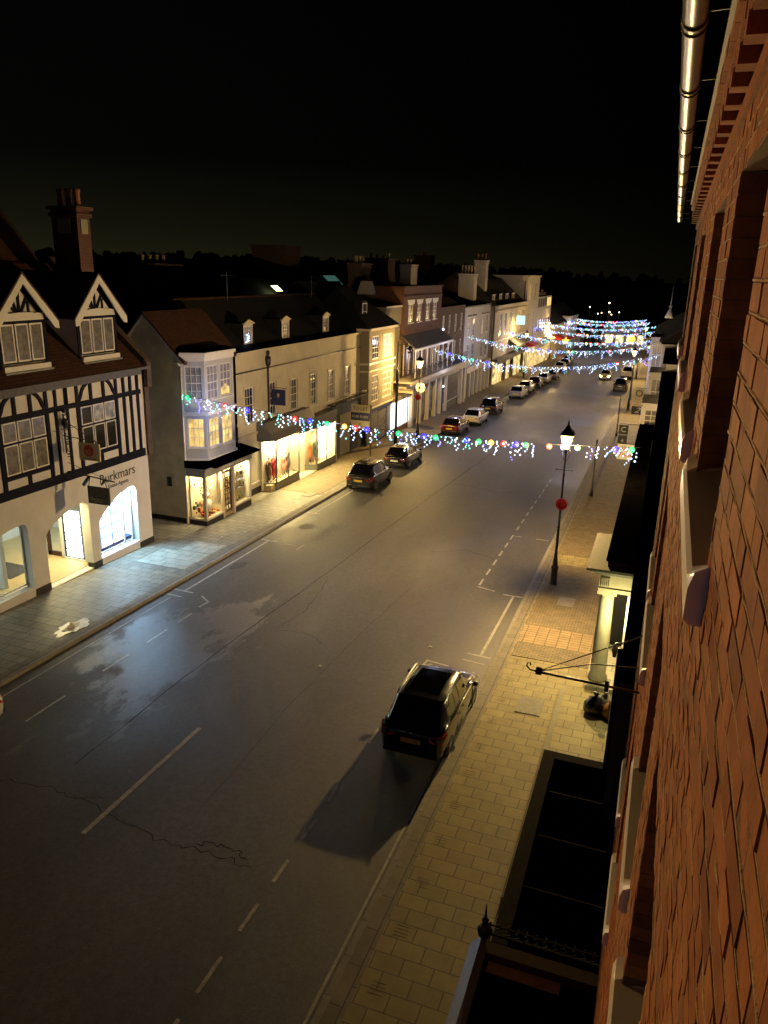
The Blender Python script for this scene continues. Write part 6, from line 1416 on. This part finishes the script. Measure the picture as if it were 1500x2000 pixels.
# ------------------------------------------------------------------ cars
def smoothstep(t): t=max(0,min(1,t)); return t*t*(3-2*t)
def ci(x,xs,ys):      # smooth piecewise interpolation
    if x<=xs[0]: return ys[0]
    for i in range(1,len(xs)):
        if x<=xs[i]: return lerp(ys[i-1],ys[i],smoothstep((x-xs[i-1])/(xs[i]-xs[i-1]))*0.5+0.5*(x-xs[i-1])/(xs[i]-xs[i-1]))
    return ys[-1]
def make_car(label,paint,kind='suv',group='parked cars',loc=(0,0,0),rotz=0,plate='plate_yellow',ptext='',lights=False,rails=False,front_on=False,cat='car'):
    t=thing('parked_car',label,cat,(0,0,0),group)
    # profile along y: 0 = rear bumper, L = front bumper
    if kind=='suv': L,Wd,H=4.40,1.86,1.67; ys=dict(rb=0.0,rg=0.22,rt=0.78,rf=2.55,cw=3.28,fr=4.40); zbelt=1.02; zbon=1.03
    elif kind=='estate': L,Wd,H=4.45,1.78,1.50; ys=dict(rb=0,rg=0.28,rt=0.80,rf=2.60,cw=3.30,fr=4.45); zbelt=0.95; zbon=0.95
    elif kind=='hatch': L,Wd,H=4.05,1.72,1.46; ys=dict(rb=0,rg=0.20,rt=0.75,rf=2.25,cw=3.00,fr=4.05); zbelt=0.93; zbon=0.93
    elif kind=='saloon': L,Wd,H=4.55,1.78,1.44; ys=dict(rb=0,rg=0.75,rt=1.45,rf=2.65,cw=3.35,fr=4.55); zbelt=0.95; zbon=0.93
    else: L,Wd,H=4.7,1.88,1.85; ys=dict(rb=0,rg=0.12,rt=0.42,rf=3.1,cw=3.75,fr=4.7); zbelt=1.15; zbon=1.15
    hw=Wd/2
    # station list with exact break points
    brk=[0,ys['rg'],ys['rt'],ys['rf'],ys['cw'],L]
    pil=[ys['rt']+0.12,ys['rt']+0.62,ys['rt']+0.70,(ys['rt']+ys['rf'])/2+0.17,(ys['rt']+ys['rf'])/2+0.27,ys['rf']+0.02,ys['rf']+0.12,ys['cw']-0.12]
    st=sorted(set([round(v,3) for v in brk+pil+[0.03,0.08,0.15]+[L-0.02,L-0.07,L-0.16,L-0.3]+[k*0.14 for k in range(int(L/0.14)+1)]]))
    st=[s for i,s in enumerate(st) if i==0 or s-st[i-1]>0.018 or s in brk or s in [round(v,3) for v in pil]]
    NR=15
    def sec(y):
        wf=hw*ci(y,[0,0.12,0.5,L*0.5,L-0.7,L-0.2,L],[0.80,0.93,0.985,1.0,0.97,0.88,0.72])
        ztop=ci(y,[0,0.05,ys['rg']],[zbelt-0.12,zbelt-0.02,zbelt+0.02]) if y<ys['rg'] else (interp(y,[ys['rg'],ys['rt']],[zbelt+0.02,H-0.06]) if y<ys['rt'] else (ci(y,[ys['rt'],ys['rt']+0.35,(ys['rt']+ys['rf'])/2,ys['rf']],[H-0.06,H-0.015,H,H-0.05]) if y<=ys['rf'] else (interp(y,[ys['rf'],ys['cw']],[H-0.05,zbon+0.02]) if y<ys['cw'] else ci(y,[ys['cw'],L-0.6,L-0.15,L-0.04,L],[zbon+0.02,zbon-0.05,zbon-0.2,zbon-0.33,zbon-0.42]))))
        zb_=min(ztop,ci(y,[0,0.3,ys['cw'],L-0.5,L],[zbelt-0.02,zbelt+0.02,zbelt-0.02,zbon-0.14,zbon-0.42]))
        if ztop<=zbelt+0.03: zb_=min(zb_,ztop-0.05)
        zl=ci(y,[0,0.25,0.8,L-0.8,L-0.2,L],[0.33,0.27,0.24,0.24,0.25,0.30])
        cab=max(0,min(1,(ztop-zbelt)/(H-zbelt)))
        wr=lerp(wf*0.93,hw*0.70,cab)
        P=[(wf*0.90,zl),(wf*0.97,zl+0.06),(wf*0.995,lerp(zl,zb_,0.42)),(wf,lerp(zl,zb_,0.66)),(wf*0.985,lerp(zl,zb_,0.88)),(wf*0.95,zb_)]
        ws=lerp(wf*0.90,hw*0.74,cab); zs=lerp(zb_+0.01,ztop-0.075,cab) if cab>0.02 else lerp(zb_,ztop,0.5)
        P+=[(wf*0.925,zb_+0.02 if ztop-zb_>0.05 else lerp(zb_,ztop,.25)),(lerp(wf*.925,ws,0.5)+0.012*cab,lerp(zb_,zs,0.5)),(ws,zs),(ws-0.035,lerp(zs,ztop,0.55)),(ws-0.09,lerp(zs,ztop,0.88)),(ws*0.66,ztop+0.008),(ws*0.33,ztop+0.016),(0,ztop+0.018)]
        return P
    S=[sec(y) for y in st]; m_=len(S[0]); body=MB(); gl={}
    def cls(i,k,side):
        ya,yb=st[i],st[i+1]; ym=(ya+yb)/2
        if 6<=k<=7 and kind!='x':
            a,b_=ys['rt']+0.12,ys['cw']-0.12
            if kind=='saloon': a=ys['rt']+0.05
            if a<=ym<=b_:
                if (ys['rt']+0.62<ym<ys['rt']+0.70) or ((ys['rt']+ys['rf'])/2+0.17<ym<(ys['rt']+ys['rf'])/2+0.27) : return 'pillar'
                return 'side_window'
        if k>=10 and ys['rg']+0.0<=ym<=ys['rt'] : return 'rear_window'
        if k>=10 and ys['rf']<=ym<=ys['cw']-0.0: return 'windscreen'
        if k>=11 and kind=='suv' and ys['rt']+0.25<ym<ys['rf']-0.1: return 'roof_panel'
        return 'body'
    parts={}
    for i in range(len(st)-1):
        for k in range(m_-1):
            for sd in (-1,1):
                c=cls(i,k,sd); 
                key=c+('L' if sd<0 else 'R') if c=='side_window' else c
                if c=='pillar': key='pillar'
                if c=='side_window':
                    ym=(st[i]+st[i+1])/2; key+= '0' if ym<ys['rt']+0.66 else ('1' if ym<(ys['rt']+ys['rf'])/2+0.22 else '2')
                B_=parts.setdefault(key,MB())
                q=[(sd*S[i][k][0],st[i],S[i][k][1]),(sd*S[i][k+1][0],st[i],S[i][k+1][1]),(sd*S[i+1][k+1][0],st[i+1],S[i+1][k+1][1]),(sd*S[i+1][k][0],st[i+1],S[i+1][k][1])]
                if sd<0: q=q[::-1]
                B_.add(q,[(0,3,2,1)],True)
    # end caps and floor
    for i in (0,len(st)-1):
        pts=[(p[0],st[i],p[1]) for p in S[i]]+[(-p[0],st[i],p[1]) for p in S[i][-2::-1]]
        parts['body'].add(pts,[tuple(range(len(pts)))])
    for i in range(len(st)-1):
        parts['body'].add([(S[i][0][0],st[i],S[i][0][1]),(-S[i][0][0],st[i],S[i][0][1]),(-S[i+1][0][0],st[i+1],S[i+1][0][1]),(S[i+1][0][0],st[i+1],S[i+1][0][1])],[(0,1,2,3)])
    def weld(o):
        import bmesh
        bm=bmesh.new(); bm.from_mesh(o.data); bmesh.ops.remove_doubles(bm,verts=bm.verts,dist=0.0005); bmesh.ops.recalc_face_normals(bm,faces=bm.faces); bm.to_mesh(o.data); bm.free()
    for key,B_ in parts.items():
        nm='side_window' if key.startswith('side_window') else key
        o=B_.build(nm,{'body':paint,'pillar':'plastic_black','roof_panel':'car_glass'}.get(nm,'car_glass'),t); weld(o)
        if nm!='body': 
            for v in o.data.vertices: v.co.x*=1.0; 
    # wheels
    for (wx,wy) in ((-1,0.80),(1,0.80),(-1,L-0.86),(1,L-0.86)):
        r_=0.335 if kind in('suv','van') else 0.305; x=wx*(hw-0.035)
        b=MB(); 
        P=[(x+wx*0.012,wy+(r_+0.065)*math.cos(a),max(0.22,r_+(r_+0.065)*math.sin(a))) for a in [PI*2*k/24 for k in range(24)]]
        b.prism(P,(-wx*0.22,0,0)); b.build('wheel_arch','plastic_black',t)
        vs=[];n_=24; prof=[(r_*0.62,0.0),(r_*0.92,0.0),(r_,0.03),(r_,0.17),(r_*0.92,0.2),(r_*0.5,0.2)]
        b=MB(); xo=x+wx*0.022
        for (rr,dx) in prof:
            for k in range(n_): a=2*PI*k/n_; vs.append((xo-wx*dx,wy+rr*math.cos(a),r_+rr*math.sin(a)))
        fs=[(q*n_+k,q*n_+(k+1)%n_,(q+1)*n_+(k+1)%n_,(q+1)*n_+k) for q in range(len(prof)-1) for k in range(n_)]
        b.add(vs,fs,True); wh=b.build('wheel','rubber',t)
        b=MB(); P=[(xo-wx*0.035,wy+r_*.62*math.cos(a),r_+r_*.62*math.sin(a)) for a in [PI*2*k/20 for k in range(20)]]; b.m=1; b.prism(P,(-wx*0.02,0,0)); b.m=0
        for k in range(5):
            a=2*PI*k/5+0.3; b.bar((xo-wx*0.018,wy,r_),(xo-wx*0.018,wy+r_*.6*math.cos(a),r_+r_*.6*math.sin(a)),0.05,0.03,up=(1,0,0))
        for k in range(20):
            a=2*PI*k/20; c_=2*PI*(k+1)/20; b.bar((xo-wx*0.012,wy+r_*.61*math.cos(a),r_+r_*.61*math.sin(a)),(xo-wx*0.012,wy+r_*.61*math.cos(c_),r_+r_*.61*math.sin(c_)),0.025,0.02,up=(1,0,0))
        b.tube([(xo-wx*.03,wy,r_),(xo-wx*.004,wy,r_)],0.04,8); b.build('rim',['rim_silver','plastic_black'],wh)
    # lights, plates, bumper, mirrors, handles
    zt_=zbelt-0.12
    for sd in (-1,1):
        b=MB(); P=[(sd*hw*0.52,0.012,zt_-0.02),(sd*hw*0.84,0.03,zt_+0.06),(sd*hw*0.985,0.34,zt_+0.08),(sd*hw*0.99,0.36,zt_-0.04),(sd*hw*0.90,0.06,zt_-0.16),(sd*hw*0.58,0.0,zt_-0.12)]
        b.prism([(p[0]+sd*0.012,p[1]-0.028,p[2]) for p in P],(-sd*0.05,0.05,0)); b.build('tail_light','tail_red',t)
        b=MB(); P=[(sd*hw*0.45,L-0.02,zbon-0.30),(sd*hw*0.78,L-0.22,zbon-0.20),(sd*hw*0.90,L-0.42,zbon-0.17),(sd*hw*0.90,L-0.35,zbon-0.29),(sd*hw*0.74,L-0.05,zbon-0.40),(sd*hw*0.48,L+0.01,zbon-0.42)]
        b.prism([(p[0]+sd*0.01,p[1]+0.03,p[2]+0.01) for p in P],(-sd*0.03,-0.06,0)); b.build('headlight','headlight_on' if lights else 'lamp_clear',t)
        b=MB(); b.ball((sd*(hw+0.09),ys['cw']-0.22,zbelt+0.06),0.095,10,7,0.75); b.bar((sd*(hw-.05),ys['cw']-0.18,zbelt+0.02),(sd*(hw+.05),ys['cw']-0.2,zbelt+0.04),0.05,0.05); b.build('mirror',paint,t)
        for yy in (ys['rt']+0.75,(ys['rt']+ys['rf'])/2+0.36):
            b=MB(); b.bar((sd*(hw+0.008),yy,zbelt-0.14),(sd*(hw+0.008),yy+0.16,zbelt-0.135),0.02,0.025); b.build('door_handle','chrome',t)
        b=MB(); b.tube([(sd*(hw*0.955),ys['rt']+0.1,zbelt+0.035),(sd*(hw*0.965),ys['cw']-0.1,zbelt+0.01)],0.018,5); b.build('belt_trim','satin_trim',t)
        b=MB()
        for yy in (ys['rt']+0.66,(ys['rt']+ys['rf'])/2+0.24,ys['cw']-0.1): b.bar((sd*(hw+0.003),yy,0.36),(sd*(hw*0.975),yy+0.02,zbelt-0.03),0.008,0.014)
        b.bar((sd*(hw+0.004),1.3,0.40),(sd*(hw+0.004),L-1.35,0.40),0.02,0.05); b.build('door_gap','plastic_black',t)
        if rails: b=MB(); b.tube([(sd*hw*0.72,ys['rt']+0.02,H-0.06),(sd*hw*0.70,ys['rt']+0.25,H+0.02),(sd*hw*0.70,ys['rf']-0.2,H+0.03),(sd*hw*0.72,ys['rf']+0.04,H-0.05)],0.026,7); b.build('roof_rail','satin_trim',t)
    b=MB(); b.box(-0.27,0.27,-0.028,0.0,0.66 if kind=='suv' else 0.58,0.78 if kind=='suv' else 0.69); pl=b.build('number_plate',plate,t)
    if ptext: text('plate_text',ptext,(0,-0.03,0.72),FY,0.105,'sign_text_dark',pl,ext=0.002,font_scale_x=0.95)
    b=MB(); b.box(-0.26,0.26,L,L+0.02,0.40,0.51); b.build('number_plate','plate_white',t)
    b=MB(); b.box(-hw*0.82,hw*0.82,-0.022,0.05,0.30,0.42); b.build('rear_bumper','plastic_black',t)
    b=MB(); b.box(-hw*0.66,hw*0.66,-0.03,-0.0,0.43,0.445); b.box(-0.30,0.30,-0.02,0.0,zbelt-0.10,zbelt-0.085); b.build('trim_strip','chrome',t)
    b=MB(); b.box(-0.42,0.42,L-0.01,L+0.01,0.52,0.62); b.build('grille','plastic_black',t)
    b=MB(); b.ball((0,-0.01,zbelt-0.055),0.035,8,5); b.build('badge','chrome',t)
    # number plates and trims tilt with the street
    t.rotation_euler=(-SL if abs(rotz)<1 else SL,0,rotz)
    t.location=(loc[0],loc[1],zg(loc[1])); t['label']=label
    return t
G1='cars parked along the kerbs'
suv=make_car('black sports utility car with roof rails parked alone by the right kerb','car_black','suv',G1,(-5.10,16.9,0),0,'plate_yellow','MA11 DRX',rails=True)
cA=make_car('dark charcoal hatchback parked outside the clothes shop, first of the left row','car_charcoal','suv',G1,(-17.05,43.0,0),0)
cB=make_car('black low saloon parked behind the string lights, second of the left row','car_black','estate',G1,(-17.1,50.0,0),0,plate='plate_white')
cC=make_car('dark red hatchback parked third in the left row before the white car','car_red','estate',G1,(-17.15,64.9,0),0)
def cp(src,loc,label,swap,rotz=None):
    o=dup(src,(loc[0],loc[1],zg(loc[1])),label=label,swap=swap)
    if rotz is not None: o.rotation_euler=(SL,0,rotz)
    return o
cp(cC,(-16.7,71.0),'white estate car parked between the dark red car and the black car',{'car_red':'car_white','plate_yellow':'plate_yellow'})
cp(suv,(-16.75,78.6),'black car parked beyond the white estate car on the left',{})
cp(cC,(-16.5,93.0),'silver hatchback at the near end of the far left row of cars',{'car_red':'car_silver'})
cp(cB,(-16.6,99.2),'silver-grey car second in the far left row',{'car_black':'car_silver'})
cp(cC,(-16.4,105.6),'dark car third in the far left row',{'car_red':'car_navy'})
cp(cC,(-16.2,111.8),'pale cream car fourth in the far left row',{'car_red':'car_cream'})
cp(cB,(-15.9,118.0),'dark grey car last visible in the far left row',{'car_black':'car_grey'})
cp(cC,(-16.6,133.0),'silver car beyond the row, under the far string lights',{'car_red':'car_silver'})
cp(cB,(-16.8,141.0),'small dark car far down the left kerb under the string lights',{})
cp(cC,(-17.2,148.0),'dark blue car farthest down the left kerb',{'car_red':'car_navy'})
onc=make_car('pale car driving towards the camera with yellow headlights on','car_silver','hatch','cars driving in the street',(-8.35,127.0,0),PI,lights=True,cat='car'); onc.name='moving_car'
cp(suv,(-5.25,109.0),'dark car with a white number plate facing away on the right',{'plate_yellow':'plate_white','car_black':'car_charcoal'})
van=make_car('white van with a green-tinted rear window parked ahead of the dark car on the right','car_white','van',G1,(-5.35,128.0,0),0,cat='van'); van.name='parked_van'
wc=make_car('white car cut off by the left edge of the picture, red light showing','car_white','hatch',G1,(-17.15,14.42,0),PI)
